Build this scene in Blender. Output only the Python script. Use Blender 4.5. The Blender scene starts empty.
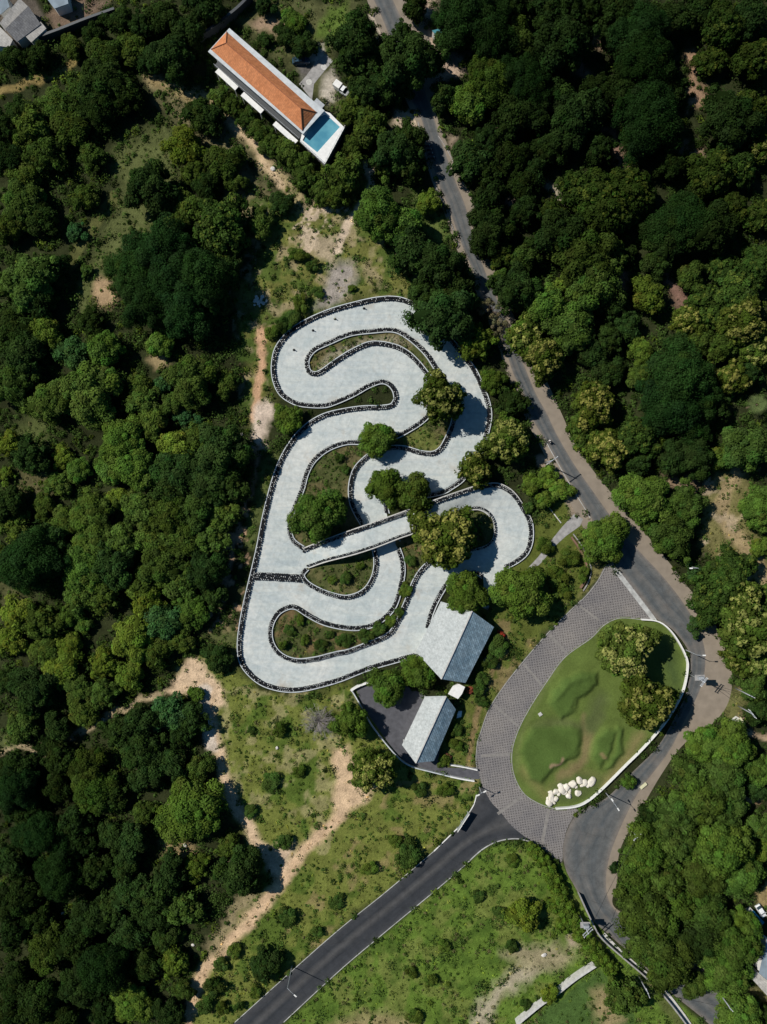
import bpy, bmesh, math, random
import numpy as np
from mathutils import Vector, Matrix
from mathutils.geometry import delaunay_2d_cdt

random.seed(7); RNG = np.random.default_rng(11)
D = 180.0          # camera height in metres
S = 0.25           # metres per pixel of the plan on the ground
COL = bpy.context.scene.collection
PI = math.pi

def W(px, py, h=0.0):
    """plan pixel -> ground position of a point seen there at height h"""
    k = S * (D - h) / D
    return ((px - 383.5) * k, (512 - py) * k, h)
def P2(px, py, h=0.0):
    a = W(px, py, h); return (a[0], a[1])

# ------------------------------------------------------------------ materials
class NT:
    def __init__(s, name, rough=0.9, spec=0.2):
        s.m = bpy.data.materials.new(name); s.m.use_nodes = True
        s.t = s.m.node_tree; s.n = s.t.nodes; s.l = s.t.links
        s.b = s.n['Principled BSDF']; s.b.inputs['Roughness'].default_value = rough
        s.b.inputs['Specular IOR Level'].default_value = spec
        s.out = s.n['Material Output']
    def new(s, t, **k):
        n = s.n.new(t)
        for a, v in k.items(): setattr(n, a, v)
        return n
    def coord(s, which='Object'):
        return s.new('ShaderNodeTexCoord').outputs[which]
    def noise(s, scale, detail=4, rough=.55, vec=None, dist=0):
        n = s.new('ShaderNodeTexNoise'); n.inputs['Scale'].default_value = scale
        n.inputs['Detail'].default_value = detail; n.inputs['Roughness'].default_value = rough
        n.inputs['Distortion'].default_value = dist
        s.l.new(vec if vec is not None else s.coord(), n.inputs['Vector']); return n.outputs['Fac']
    def ramp(s, fac, stops):
        r = s.new('ShaderNodeValToRGB'); e = r.color_ramp.elements
        while len(e) < len(stops): e.new(.5)
        for x, (p, c) in zip(e, stops):
            x.position = p; x.color = (c[0], c[1], c[2], 1) if not isinstance(c, (int, float)) else (c, c, c, 1)
        s.l.new(fac, r.inputs[0]); return r.outputs[0]
    def mix(s, a, b, f, mode='MIX'):
        m = s.new('ShaderNodeMix', data_type='RGBA', blend_type=mode)
        for i, v in ((0, f), (6, a), (7, b)):
            if hasattr(v, 'links') or hasattr(v, 'is_linked'): s.l.new(v, m.inputs[i])
            elif i == 0: m.inputs[0].default_value = v
            else: m.inputs[i].default_value = (v[0], v[1], v[2], 1)
        return m.outputs[2]
    def base(s, c):
        if hasattr(c, 'is_linked'): s.l.new(c, s.b.inputs['Base Color'])
        else: s.b.inputs['Base Color'].default_value = (*c, 1)
    def bump(s, h, strength=.4, dist=.05):
        b = s.new('ShaderNodeBump'); b.inputs['Strength'].default_value = strength
        b.inputs['Distance'].default_value = dist
        s.l.new(h, b.inputs['Height']); s.l.new(b.outputs[0], s.b.inputs['Normal'])
    def attr(s, name):
        a = s.new('ShaderNodeAttribute'); a.attribute_name = name; return a.outputs['Color']

def m_plain(name, c, rough=.8, var=.25, scale=1.5, spec=.2, metal=0):
    t = NT(name, rough, spec); n = t.noise(scale, 5)
    lo = tuple(x * (1 - var) for x in c); hi = tuple(min(1, x * (1 + var)) for x in c)
    t.base(t.ramp(n, [(.3, lo), (.7, hi)])); t.b.inputs['Metallic'].default_value = metal
    return t.m

def m_leaf():
    t = NT('leaf', .9, .0)
    oi = t.new('ShaderNodeObjectInfo')
    c = t.mix(t.attr('Col'), oi.outputs['Color'], 1.0, 'MULTIPLY')
    t.base(c)
    tr = t.new('ShaderNodeBsdfTranslucent'); t.l.new(c, tr.inputs['Color'])
    ms = t.new('ShaderNodeMixShader'); ms.inputs[0].default_value = .2
    t.l.new(t.b.outputs[0], ms.inputs[1]); t.l.new(tr.outputs[0], ms.inputs[2])
    t.l.new(ms.outputs[0], t.out.inputs['Surface'])
    return t.m

def m_ground():
    t = NT('ground', 1, .05)
    c = t.attr('Col')
    n1 = t.noise(.35, 8, .7); n2 = t.noise(2.2, 6, .75)
    c = t.mix(c, t.ramp(n1, [(.3, .62), (.7, 1.35)]), 1.0, 'MULTIPLY')
    c = t.mix(c, t.ramp(n2, [(.32, .70), (.68, 1.25)]), 1.0, 'MULTIPLY')
    t.base(c); t.bump(n2, .9, .25); return t.m

def m_lawn():
    t = NT('lawn', 1, .05)
    c = t.attr('Col')
    n1 = t.noise(.18, 5, .6); n2 = t.noise(3.5, 6, .7)
    c = t.mix(c, t.ramp(n1, [(.3, .8), (.7, 1.2)]), 1.0, 'MULTIPLY')
    c = t.mix(c, t.ramp(n2, [(.3, .75), (.7, 1.25)]), 1.0, 'MULTIPLY')
    t.base(c); t.bump(n2, .5, .08); return t.m

def m_track():
    t = NT('track_concrete', .85, .25)
    co = t.coord()
    n1 = t.noise(.07, 6, .6, co, .6); n2 = t.noise(.9, 6, .7, co); n3 = t.noise(9, 3, .6, co)
    c = t.ramp(n1, [(.3, (.485, .525, .52)), (.5, (.55, .575, .56)), (.72, (.62, .62, .59))])
    c = t.mix(c, t.ramp(n2, [(.3, .80), (.7, 1.08)]), 1.0, 'MULTIPLY')
    c = t.mix(c, t.ramp(n3, [(.3, .95), (.7, 1.05)]), 1.0, 'MULTIPLY')
    # sweeping rubbed-in tyre marks
    mp = t.new('ShaderNodeMapping'); mp.inputs['Rotation'].default_value = (0, 0, .45); mp.inputs['Scale'].default_value = (.05, .8, 1)
    t.l.new(co, mp.inputs[0]); n4 = t.noise(1, 5, .6, mp.outputs[0], 1.2)
    c = t.mix(c, t.ramp(n4, [(.32, (.90, .92, .94)), (.62, (1.03, 1.02, 1.0))]), 1.0, 'MULTIPLY')
    n8 = t.noise(.22, 6, .62, co, 2.2); c = t.mix(c, t.ramp(n8, [(.38, (.89, .915, .925)), (.5, (.98, .985, .985)), (.62, (1.04, 1.035, 1.02))]), 1.0, 'MULTIPLY')
    # brown stains
    n5 = t.noise(.13, 5, .65, co); c = t.mix(c, (.40, .34, .27), t.ramp(n5, [(.58, 0.), (.72, .6)]))
    # slab joints
    br = t.new('ShaderNodeTexBrick'); br.offset = 0; br.inputs['Scale'].default_value = 1
    br.inputs['Brick Width'].default_value = 5.2; br.inputs['Row Height'].default_value = 5.2
    br.inputs['Mortar Size'].default_value = .05
    br.inputs['Color1'].default_value = (1, 1, 1, 1); br.inputs['Color2'].default_value = (.90, .92, .93, 1)
    br.inputs['Mortar'].default_value = (.86, .86, .86, 1)
    m2 = t.new('ShaderNodeMapping'); m2.inputs['Rotation'].default_value = (0, 0, .35)
    t.l.new(co, m2.inputs[0]); t.l.new(m2.outputs[0], br.inputs['Vector'])
    c = t.mix(c, br.outputs['Color'], 1.0, 'MULTIPLY')
    t.base(c); t.bump(n3, .15, .01); return t.m

def m_road(name, lo, hi, stripe=(.30, .72), worn=(.17, .165, .16), mid=None):
    """asphalt ribbon: U across, V along in metres"""
    t = NT(name, .85, .25)
    uv = t.coord('UV'); sx = t.new('ShaderNodeSeparateXYZ'); t.l.new(uv, sx.inputs[0])
    mp = t.new('ShaderNodeMapping'); mp.inputs['Scale'].default_value = (9, .035, 1); t.l.new(uv, mp.inputs[0])
    n = t.noise(1, 5, .6, mp.outputs[0], .4)
    n2 = t.noise(.5, 6, .7); n3 = t.noise(6, 4, .7)
    c = t.ramp(n, [(.3, lo), (.7, hi)])
    prof = t.ramp(sx.outputs[0], [(0., worn), (.12, hi), (stripe[0], lo), (.46, mid or hi), (stripe[1], lo), (.9, hi), (1., worn)])
    c = t.mix(c, prof, .5)
    c = t.mix(c, t.ramp(n2, [(.3, .75), (.7, 1.25)]), 1.0, 'MULTIPLY')
    c = t.mix(c, t.ramp(n3, [(.3, .82), (.7, 1.18)]), 1.0, 'MULTIPLY')
    vo = t.new('ShaderNodeTexVoronoi'); vo.feature = 'DISTANCE_TO_EDGE'; vo.inputs['Scale'].default_value = .16
    n6 = t.new('ShaderNodeTexNoise'); n6.inputs['Scale'].default_value = .6; n6.inputs['Detail'].default_value = 5; t.l.new(t.coord(), n6.inputs['Vector'])
    ad = t.mix(t.coord(), n6.outputs['Color'], .35); t.l.new(ad, vo.inputs['Vector'])
    c = t.mix(c, t.ramp(vo.outputs['Distance'], [(.0, .72), (.012, 1.)]), .6, 'MULTIPLY')
    n7 = t.noise(.11, 4, .6); c = t.mix(c, worn, t.ramp(n7, [(.55, 0.), (.75, .35)]))
    t.base(c); t.bump(n3, .2, .02); return t.m

def m_paver():
    t = NT('grass_paver', .9, .15)
    co = t.coord()
    mp = t.new('ShaderNodeMapping'); mp.inputs['Rotation'].default_value = (0, 0, -.16); t.l.new(co, mp.inputs[0])
    br = t.new('ShaderNodeTexBrick'); br.offset = .0; br.inputs['Scale'].default_value = 1
    br.inputs['Brick Width'].default_value = .62; br.inputs['Row Height'].default_value = .62
    br.inputs['Mortar Size'].default_value = .17; br.inputs['Mortar Smooth'].default_value = .35
    br.inputs['Color1'].default_value = (0, 0, 0, 1); br.inputs['Color2'].default_value = (.35, .35, .35, 1); br.inputs['Mortar'].default_value = (1, 1, 1, 1)
    t.l.new(mp.outputs[0], br.inputs['Vector'])
    n1 = t.noise(.12, 5, .6); n2 = t.noise(2.5, 5, .7)
    light = t.ramp(n1, [(.3, (.17, .16, .16)), (.7, (.245, .225, .21))])
    dark = t.ramp(n1, [(.3, (.075, .072, .08)), (.7, (.13, .115, .105))])
    c = t.mix(dark, light, br.outputs['Color'])
    c = t.mix(c, t.ramp(n2, [(.3, .72), (.7, 1.25)]), 1.0, 'MULTIPLY')
    t.base(c); t.bump(br.outputs['Color'], .5, .04); return t.m

def m_tiles(name, lo, hi, pitch, rot, ridge=.5, rough=.8):
    """rows of roof tiles / sheets laid along a direction"""
    t = NT(name, rough, .3)
    co = t.coord(); mp = t.new('ShaderNodeMapping'); mp.inputs['Rotation'].default_value = (0, 0, rot); t.l.new(co, mp.inputs[0])
    w = t.new('ShaderNodeTexWave'); w.wave_type = 'BANDS'; w.bands_direction = 'Y'
    w.inputs['Scale'].default_value = 1 / pitch * .314; w.inputs['Distortion'].default_value = .3
    w.inputs['Detail'].default_value = 2; w.inputs['Detail Scale'].default_value = 2
    t.l.new(mp.outputs[0], w.inputs['Vector'])
    br = t.new('ShaderNodeTexBrick'); br.inputs['Scale'].default_value = 1
    br.inputs['Brick Width'].default_value = pitch * 2.2; br.inputs['Row Height'].default_value = pitch; br.inputs['Mortar Size'].default_value = pitch * .1
    br.inputs['Color1'].default_value = (.7, .7, .7, 1); br.inputs['Color2'].default_value = (1.2, 1.2, 1.2, 1); br.inputs['Mortar'].default_value = (.45, .45, .45, 1)
    t.l.new(mp.outputs[0], br.inputs['Vector'])
    n = t.noise(.5, 6, .7); c = t.ramp(n, [(.3, lo), (.7, hi)])
    c = t.mix(c, br.outputs['Color'], ridge, 'MULTIPLY')
    c = t.mix(c, t.ramp(t.noise(1.6, 6, .75), [(.3, .68), (.7, 1.2)]), 1.0, 'MULTIPLY')
    t.base(c); t.bump(w.outputs['Fac'], .3, .04); return t.m

def m_water():
    t = NT('pool_water', .15, .3)
    n = t.noise(.25, 3); t.base(t.ramp(n, [(.35, (.07, .24, .33)), (.65, (.14, .37, .44))]))
    t.bump(t.noise(3, 3), .08, .02); return t.m

M = dict(
    leaf=m_leaf(), ground=m_ground(), lawn=m_lawn(), track=m_track(),
    side=m_road('side_asphalt', (.022, .025, .030), (.045, .047, .052), (.3, .62), (.08, .078, .078), (.11, .105, .10)),
    main=m_road('main_asphalt', (.060, .072, .080), (.135, .130, .122), (.25, .6), (.23, .185, .15)),
    shoulder=m_plain('shoulder_dirt', (.245, .205, .162), 1, .14, .4, .05),
    paver=m_paver(), strip=m_plain('concrete_strip', (.215, .20, .185), .9, .2, 1.2),
    bark=m_plain('bark', (.12, .085, .06), .95, .3, 4),
    concrete=m_plain('pale_concrete', (.50, .49, .46), .85, .2, 1.2),
    greyc=m_plain('grey_concrete', (.30, .29, .28), .9, .25, 1.0),
    white=m_plain('white_paint', (.74, .73, .70), .6, .08, 1.5, .3),
    rubber=m_plain('tyre_rubber', (.014, .015, .018), .75, .3, 3),
    hub=m_plain('tyre_filling', (.50, .51, .50), .9, .3, 1.3),
    black=m_plain('black_plastic', (.02, .02, .022), .5, .2, 3, .4),
    lot=m_plain('parking_asphalt', (.085, .085, .095), .9, .22, .8),
    orange=m_tiles('orange_tiles', (.46, .165, .062), (.60, .235, .098), .42, math.radians(-42), .3),
    slate_lit=m_tiles('shingles_lit_tone', (.37, .395, .39), (.465, .485, .475), .55, math.radians(67), .12),  # sunlit slope of the hall roofs, its light put into the colour
    slate_shade=m_tiles('shingles_shade_tone', (.17, .27, .34), (.36, .48, .55), .5, math.radians(67), .85),  # same roofing on the far slope, shade painted in as darker blue
    sheetg=m_tiles('grey_sheet', (.13, .13, .14), (.2, .2, .2), .5, math.radians(40), .6),
    sheetl=m_tiles('light_sheet', (.36, .34, .31), (.46, .44, .41), .5, math.radians(40), .3),
    sheetb=m_plain('pale_blue_sheet', (.22, .27, .31), .7, .2, .5),
    wall=m_plain('plaster', (.62, .61, .58), .8, .1, 1),
    glass=m_plain('window_glass', (.03, .045, .055), .12, .2, 1, .6),
    water=m_water(), kerbgrey=m_plain('weathered_kerb', (.40, .40, .385), .9, .3, .8), eaves=m_plain('eaves_concrete', (.50, .53, .54), .8, .14, .8),
    metal=m_plain('galvanised_metal', (.40, .42, .44), .5, .15, 3, .5, .3),
    darkm=m_plain('dark_metal', (.05, .055, .06), .5, .2, 3, .5),
    rock=m_plain('white_limestone', (.66, .61, .52), .9, .15, 1.2),
    palerock=m_plain('rubble', (.55, .52, .48), .95, .3, 1.5),
    carblue=m_plain('dark_blue_car_paint', (.03, .07, .11), .25, .1, 2, .6),
    carwhite=m_plain('white_car_paint', (.75, .76, .76), .3, .05, 2, .5),
    bluecloth=m_plain('blue_tarpaulin', (.02, .19, .33), .6, .2, 2, .3),
    teal=m_plain('teal_tarpaulin', (.05, .20, .24), .6, .2, 2, .3),
    skin=m_plain('skin', (.35, .2, .13), .6, .05), cloth=m_plain('shirt_cloth', (.6, .6, .6), .9, .1),
    brown=m_plain('brown_wall', (.20, .12, .08), .9, .25, 1.5),
    cableblack=m_plain('cable', (.02, .02, .02), .6, .1),
    cream=m_plain('cream_paint', (.60, .58, .38), .7, .1),
)

# ------------------------------------------------------------------ object helpers
def link(o, parent=None):
    COL.objects.link(o)
    if parent is not None: o.parent = parent
    return o
def mesh_np(name, V, F, mats, parent=None, col=None, fm=None, smooth=False):
    """V (n,3), F (m,k) with one face size"""
    me = bpy.data.meshes.new(name); V = np.asarray(V, np.float32); F = np.asarray(F, np.int32)
    k = F.shape[1]
    me.vertices.add(len(V)); me.vertices.foreach_set('co', V.ravel())
    me.loops.add(F.size); me.loops.foreach_set('vertex_index', F.ravel())
    me.polygons.add(len(F)); me.polygons.foreach_set('loop_start', np.arange(0, F.size, k, dtype=np.int32))
    me.polygons.foreach_set('loop_total', np.full(len(F), k, np.int32))
    for m in (mats if isinstance(mats, (list, tuple)) else [mats]): me.materials.append(m)
    if fm is not None: me.polygons.foreach_set('material_index', np.asarray(fm, np.int32))
    if smooth: me.polygons.foreach_set('use_smooth', np.ones(len(F), bool))
    if col is not None:
        a = me.attributes.new('Col', 'FLOAT_COLOR', 'POINT')
        c = np.ones((len(V), 4), np.float32); c[:, :3] = col; a.data.foreach_set('color', c.ravel())
    me.update(calc_edges=True); me.validate()
    return link(bpy.data.objects.new(name, me), parent) if parent != 'mesh' else me

class MB:
    """collects shapes and links them as ONE mesh"""
    def __init__(s): s.v = []; s.f = []; s.m = []
    def add(s, vs, fs, mi=0):
        o = len(s.v); s.v += [tuple(v) for v in vs]
        s.f += [tuple(i + o for i in f) for f in fs]; s.m += [mi] * len(fs); return s
    def prism(s, pts, z0, z1, mi=0):
        n = len(pts); a = sum(pts[i][0] * pts[(i + 1) % n][1] - pts[(i + 1) % n][0] * pts[i][1] for i in range(n))
        if a < 0: pts = pts[::-1]
        vs = [(p[0], p[1], z0) for p in pts] + [(p[0], p[1], z1) for p in pts]
        fs = [tuple(range(n - 1, -1, -1)), tuple(range(n, 2 * n))] + [(i, (i + 1) % n, n + (i + 1) % n, n + i) for i in range(n)]
        return s.add(vs, fs, mi)
    def box(s, c, size, rz=0, mi=0):
        cx, cy, cz = c; a, b, h = (x / 2 for x in size); co, si = math.cos(rz), math.sin(rz)
        pts = [(cx + x * co - y * si, cy + x * si + y * co) for x, y in ((-a, -b), (a, -b), (a, b), (-a, b))]
        return s.prism(pts, cz - h, cz + h, mi)
    def bar(s, p, q, w, h=None, mi=0):
        p = Vector(p); q = Vector(q); d = (q - p).normalized(); up = Vector((0, 0, 1))
        if abs(d.z) > .95: up = Vector((0, 1, 0))
        a = d.cross(up).normalized() * w / 2; b = a.cross(d).normalized() * (h or w) / 2
        vs = [p - a - b, p + a - b, p + a + b, p - a + b, q - a - b, q + a - b, q + a + b, q - a + b]
        return s.add(vs, [(3, 2, 1, 0), (4, 5, 6, 7), (0, 1, 5, 4), (1, 2, 6, 5), (2, 3, 7, 6), (3, 0, 4, 7)], mi)
    def tube(s, pts, rad, n=8, mi=0):
        pts = [Vector(p) for p in pts]; rad = rad if isinstance(rad, (list, tuple)) else [rad] * len(pts)
        vs = []
        for i, p in enumerate(pts):
            d = (pts[min(i + 1, len(pts) - 1)] - pts[max(i - 1, 0)]).normalized()
            u = d.cross(Vector((.3, .9, .1))).normalized(); w = d.cross(u)
            vs += [p + (u * math.cos(2 * PI * k / n) + w * math.sin(2 * PI * k / n)) * rad[i] for k in range(n)]
        fs = [(i * n + k, i * n + (k + 1) % n, (i + 1) * n + (k + 1) % n, (i + 1) * n + k) for i in range(len(pts) - 1) for k in range(n)]
        fs += [tuple(range(n - 1, -1, -1)), tuple((len(pts) - 1) * n + k for k in range(n))]
        return s.add(vs, fs, mi)
    def build(s, name, mats, parent=None, smooth=False):
        me = bpy.data.meshes.new(name); me.from_pydata(s.v, [], s.f)
        for m in (mats if isinstance(mats, (list, tuple)) else [mats]): me.materials.append(m)
        me.polygons.foreach_set('material_index', s.m)
        if smooth: me.polygons.foreach_set('use_smooth', [True] * len(s.f))
        bm = bmesh.new(); bm.from_mesh(me); bmesh.ops.recalc_face_normals(bm, faces=bm.faces); bm.to_mesh(me); bm.free()
        return link(bpy.data.objects.new(name, me), parent)

def tag(o, label=None, cat=None, group=None, kind=None):
    if label: o['label'] = label
    if cat: o['category'] = cat
    if group: o['group'] = group
    if kind: o['kind'] = kind
    return o
def empty(name, loc, label, cat, group=None, rz=0):
    o = bpy.data.objects.new(name, None); o.location = loc; o.rotation_euler = (0, 0, rz)
    o.empty_display_size = .5
    link(o); return tag(o, label, cat, group)
def structure(o, label=None):
    o['kind'] = 'structure'
    if label: o['label'] = label
    return o
def copy_tree(o, parent=None):
    c = o.copy(); COL.objects.link(c)
    if parent is not None: c.parent = parent
    for ch in list(o.children): copy_tree(ch, c)
    return c

# ------------------------------------------------------------------ curve helpers (plan pixels)
def smooth(pts, closed=False, step=2.0):
    p = np.array(pts, float); n = len(p); out = []
    for i in range(n if closed else n - 1):
        if closed: a, b, c, d = p[(i - 1) % n], p[i], p[(i + 1) % n], p[(i + 2) % n]
        else: a, b, c, d = p[max(i - 1, 0)], p[i], p[i + 1], p[min(i + 2, n - 1)]
        k = max(1, int(np.linalg.norm(c - b) / step))
        for j in range(k):
            t = j / k
            out.append(.5 * ((2 * b) + (-a + c) * t + (2 * a - 5 * b + 4 * c - d) * t * t + (-a + 3 * b - 3 * c + d) * t ** 3))
    if not closed: out.append(p[-1])
    return np.array(out)
def resample(p, n=None, step=None, closed=False):
    p = np.asarray(p, float)
    if closed: p = np.vstack([p, p[:1]])
    s = np.r_[0, np.cumsum(np.linalg.norm(np.diff(p, axis=0), axis=1))]
    if n is None: n = max(2, int(round(s[-1] / step)) + 1)
    q = np.linspace(0, s[-1], n)
    r = np.c_[np.interp(q, s, p[:, 0]), np.interp(q, s, p[:, 1])]
    return r[:-1] if closed else r
def normals2(p, closed=False):
    if closed: d = np.roll(p, -1, 0) - np.roll(p, 1, 0)
    else: d = np.gradient(p, axis=0)
    d /= np.linalg.norm(d, axis=1)[:, None] + 1e-9
    return np.c_[-d[:, 1], d[:, 0]]
def world2(p, h=0): 
    k = S * (D - h) / D
    return np.c_[(p[:, 0] - 383.5) * k, (512 - p[:, 1]) * k]

def inside(poly, X, Y):
    r = np.zeros(X.shape, bool); n = len(poly); j = n - 1
    for i in range(n):
        xi, yi = poly[i]; xj, yj = poly[j]
        c = ((yi > Y) != (yj > Y)) & (X < (xj - xi) * (Y - yi) / (yj - yi + 1e-12) + xi); r ^= c; j = i
    return r
def segdist(pts, X, Y, closed):
    d = np.full(X.shape, 1e9); n = len(pts)
    for i in range(n if closed else n - 1):
        ax, ay = pts[i]; bx, by = pts[(i + 1) % n]; dx, dy = bx - ax, by - ay
        t = np.clip(((X - ax) * dx + (Y - ay) * dy) / (dx * dx + dy * dy + 1e-12), 0, 1)
        d = np.minimum(d, np.hypot(X - ax - t * dx, Y - ay - t * dy))
    return d
def vnoise(X, Y, scale, seed):
    """smooth value noise in [-1,1]"""
    r = np.random.default_rng(seed); T = r.uniform(-1, 1, (256, 256))
    x = X / scale + 1000; y = Y / scale + 1000
    xi = np.floor(x).astype(int); yi = np.floor(y).astype(int); fx = x - xi; fy = y - yi
    fx = fx * fx * (3 - 2 * fx); fy = fy * fy * (3 - 2 * fy)
    g = lambda a, b: T[a % 256, b % 256]
    return (g(xi, yi) * (1 - fx) + g(xi + 1, yi) * fx) * (1 - fy) + (g(xi, yi + 1) * (1 - fx) + g(xi + 1, yi + 1) * fx) * fy
def fbm(X, Y, scale, seed):
    return vnoise(X, Y, scale, seed) * .55 + vnoise(X, Y, scale / 2.1, seed + 1) * .3 + vnoise(X, Y, scale / 4.5, seed + 2) * .2

# ------------------------------------------------------------------ traced outlines (plan pixels)
OUTER_W = [(414,655),(392,661),(366,668.6),(341,678.5),(318.7,685),(299,689),(281,688.5),(263,683),(250,673),(242,661),(240,645),(242,625),
 (246.6,601),(253,574),(259,548),(265.5,515),(274,482),(283,458),(294,440),(303,430),(314,421.4),(327.5,415),(345,411),(363,408.5),(381,408),
 (392,406),(396.5,399),(395,391),(389.6,384),(380.7,381.5),(367.4,386.4),(354,394),(336,402),(323,405.5),(303,404.5),(292,401),(282,394),(276.5,384),
 (274,372),(274.6,360),(277.6,348.7),(285.5,337.6),(296.5,328),(314,318.5),(334,310.5),(354,305),(374,300.5),(388,299),(400,300),(413,305),(424,312),
 (440,328),(455,346),(467,361),(475,373),(482,388.6),(487.5,404),(489,417),(486.5,431),(482,447),(474,464),(462,479),(451,487),(442,492),(425,495.5),(405,498),(393,500),(386,506),(386.8,514)]
BRN = [(303,549.5),(314,545),(343,534),(380,521),(413,509),(440,499),(460,492),(477.5,486.5),(495,484),(506,487.6),(515,495),(524,508.6),(531,522),(532,535),(528.5,551),(517,562),(504,568.5)]
BRS = [(308,567),(325,561),(352,554),(374,547),(400,537),(413,532.5),(432,524),(448,515.5),(464,511),(477.5,508.6),(488.6,514),(493.5,524),(493,537.5),(486,545),(475,548.6)]
PITB = [(427,627),(431,612.6),(438,597),(449.5,580),(462.5,574.5),(475.6,572.3),(483,576)]
HOLE_M = [(306.5,365),(307.6,357.6),(315,349),(330,342),(349.7,334),(372,331),(393,330),(406.6,336),(420,347),(429,357),(436,368),(445,381),(452,397),(455,412),(452.5,426),
 (446.5,440),(441,449),(433,453.8),(420,453),(404,448.5),(389,448.5),(374,453),(363,461),(355,471),(351,486.5),(352,502),(357,514),(363,524),(360,528.6),(343,534.5),(330,539.5),(314,546.5),(303,548.5),(293,541),(289.4,531),(290.5,517.5),
 (296,503),(302,489),(306.5,473),(314,460),(327.5,449),(345,442.6),(361,442),(380,441),(396.6,436),(410,429),(422,421),(431,411),(436,398),(434,385),(424,371),(416.6,362),(406.6,353),(393,346.5),(372,344),(354,351),(336,362),(323,371.5),(315,374.5),(308.7,372)]
HOLE_3 = [(395.5,540),(413,533),(432,524.5),(448,516),(464,511),(477.5,508.6),(488.6,514),(493.5,524),(493,537.5),(486,545),(475,548.6),(455,552),(438,558),(425,567),(415.6,580),
 (407,601),(396,625.6),(387,636),(366,645),(348,651.7),(336,654),(318.7,658.6),(301,661),(287.6,658.6),(276.5,651),(270.5,639),(271,625),(277.6,613),(287.6,607),(296.5,607),(307.6,614),(323,622),(341,626.5),(358.5,627.6),
 (376,623),(389.6,612),(396.5,600),(402,577),(402,562),(397.7,548.6)]
HOLE_4 = [(307,568),(325,561.5),(352,554.5),(374,548),(376,556),(376,568),(372,581),(363,592),(347.5,597.6),(332,595),(318.7,590),(307,583),(302,575)]
PIT_TAIL = [(483,576),(484,590),(480,606),(488,610),(493,592),(504,568.5)]

ISLAND = [(642,619.6),(620,618),(604,625),(591,638),(565,657),(547,681),(528.7,709.5),(517,733),(511.7,754),(514,775),(523.5,793),(539,803.4),(556,809),
 (575.6,807),(588.7,801),(604,788),(625,767),(646,746),(667,721),(682.5,694),(688,670),(686.5,657),(677,639),(667,627),(656.5,621)]
FENCE = ISLAND[12:] + [ISLAND[0]]
PAVER = [(606,566),(597,582),(585,597),(577,604),(548,633),(524.5,660),(504,686),(489,709.5),(480.5,733),(477.6,742),(477,759),(480,778),(486,793),(492,803),(500.5,812),(511,825),(524,836),
 (546,851),(561,862),(563,846),(567,829),(577,811),(590,800),(615,775),(645,720),(660,640),(657,621),(638,594),(620,572)]
SIDE_U = [(484,784),(476.5,794.6),(474,804),(470,811),(462,824),(455.6,830),(434,851),(385,892.5),(340,928.6),(295,968),(235,1022),(222,1036)]
SIDE_L = [(560,858),(540,847),(529,841),(515.6,838.5),(498.6,841),(482,849.5),(465,865),(440,886.5),(385,932),(340,970),(283.7,1022),(268,1038)]
MAIN_L = [(366,-25),(374,0),(383,20),(394,50),(404,80),(413,103),(421,118),(428,146),(438,182.5),(449,208.6),(462,245),(477,280),(489,310),(504,345),(513,373),(524,395),(531.5,417),(544.4,438.7),(557,460),(572,486),(585,507),(603,540),(618,570),(638,594),(657,619),(673,630),(688,650),(690.5,668),(686,693),(676,715),(658,746),(632,772.5),(606,798),(580,811),(568,829),(563,850),(566,870),(576,889),(590,917),(608,934),(634,957),(668,990),(700,1016),(722,1036)]
MAIN_R = [(385,-25),(393,0),(402,20),(412,48),(420,75),(428,100),(434,118),(443,146),(455,180),(466,208),(474,240),(487,276),(501,308),(514,342),(524,365),(535,392),(547,414),(557,435),(574.5,465),(592,490),(609,514),(626,536),(641,553),(664,578),(688,610),(703,642),(705,668),(699,692),(684,722),(668,753),(640,790),(622,824),(610,855),(606,880),(610,903),(630,924),(655,945),(700,975),(728,1000),(760,1028)]
SHO_L = [(360,-25),(367,0),(376,22),(388,52),(399,84),(409,107),(416,122),(422,148),(433,184),(444,212),(456,247),(471,281),(484,312),(498,346),(507,375),(518,398),(526,420),(538,442),(549,464),(563,489),(574,510),(592,543),(612,572)]
SHO_R = [(408,-25),(416,0),(424,20),(432,46),(438,72),(440,98),(437,116),(448,146),(460,176),(474,200),(482,236),(495,272),(509,304),(523,338),(537,362),(550,388),(560,410),(572,436),(590,466),(609,490),(640,527),(656,546),(675,570),(698,600),(713,620),(724,645),(732,675),(728,703),(712,724),(684,744),(661,775),(637,817),(620,850),(617,882),(613,905),(636,920),(660,938),(705,968),(745,1000),(772,1024)]
MSHO_L = MAIN_L[len(SHO_L):]
LOT = [(357,688),(372,683),(392,680),(414,690),(432,700),(440,720),(440,745),(442,766),(478,768),(479,779),(450,775),(430,770),(413,765),(402,759),(390,745),(378,728),(364,708)]

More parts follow.
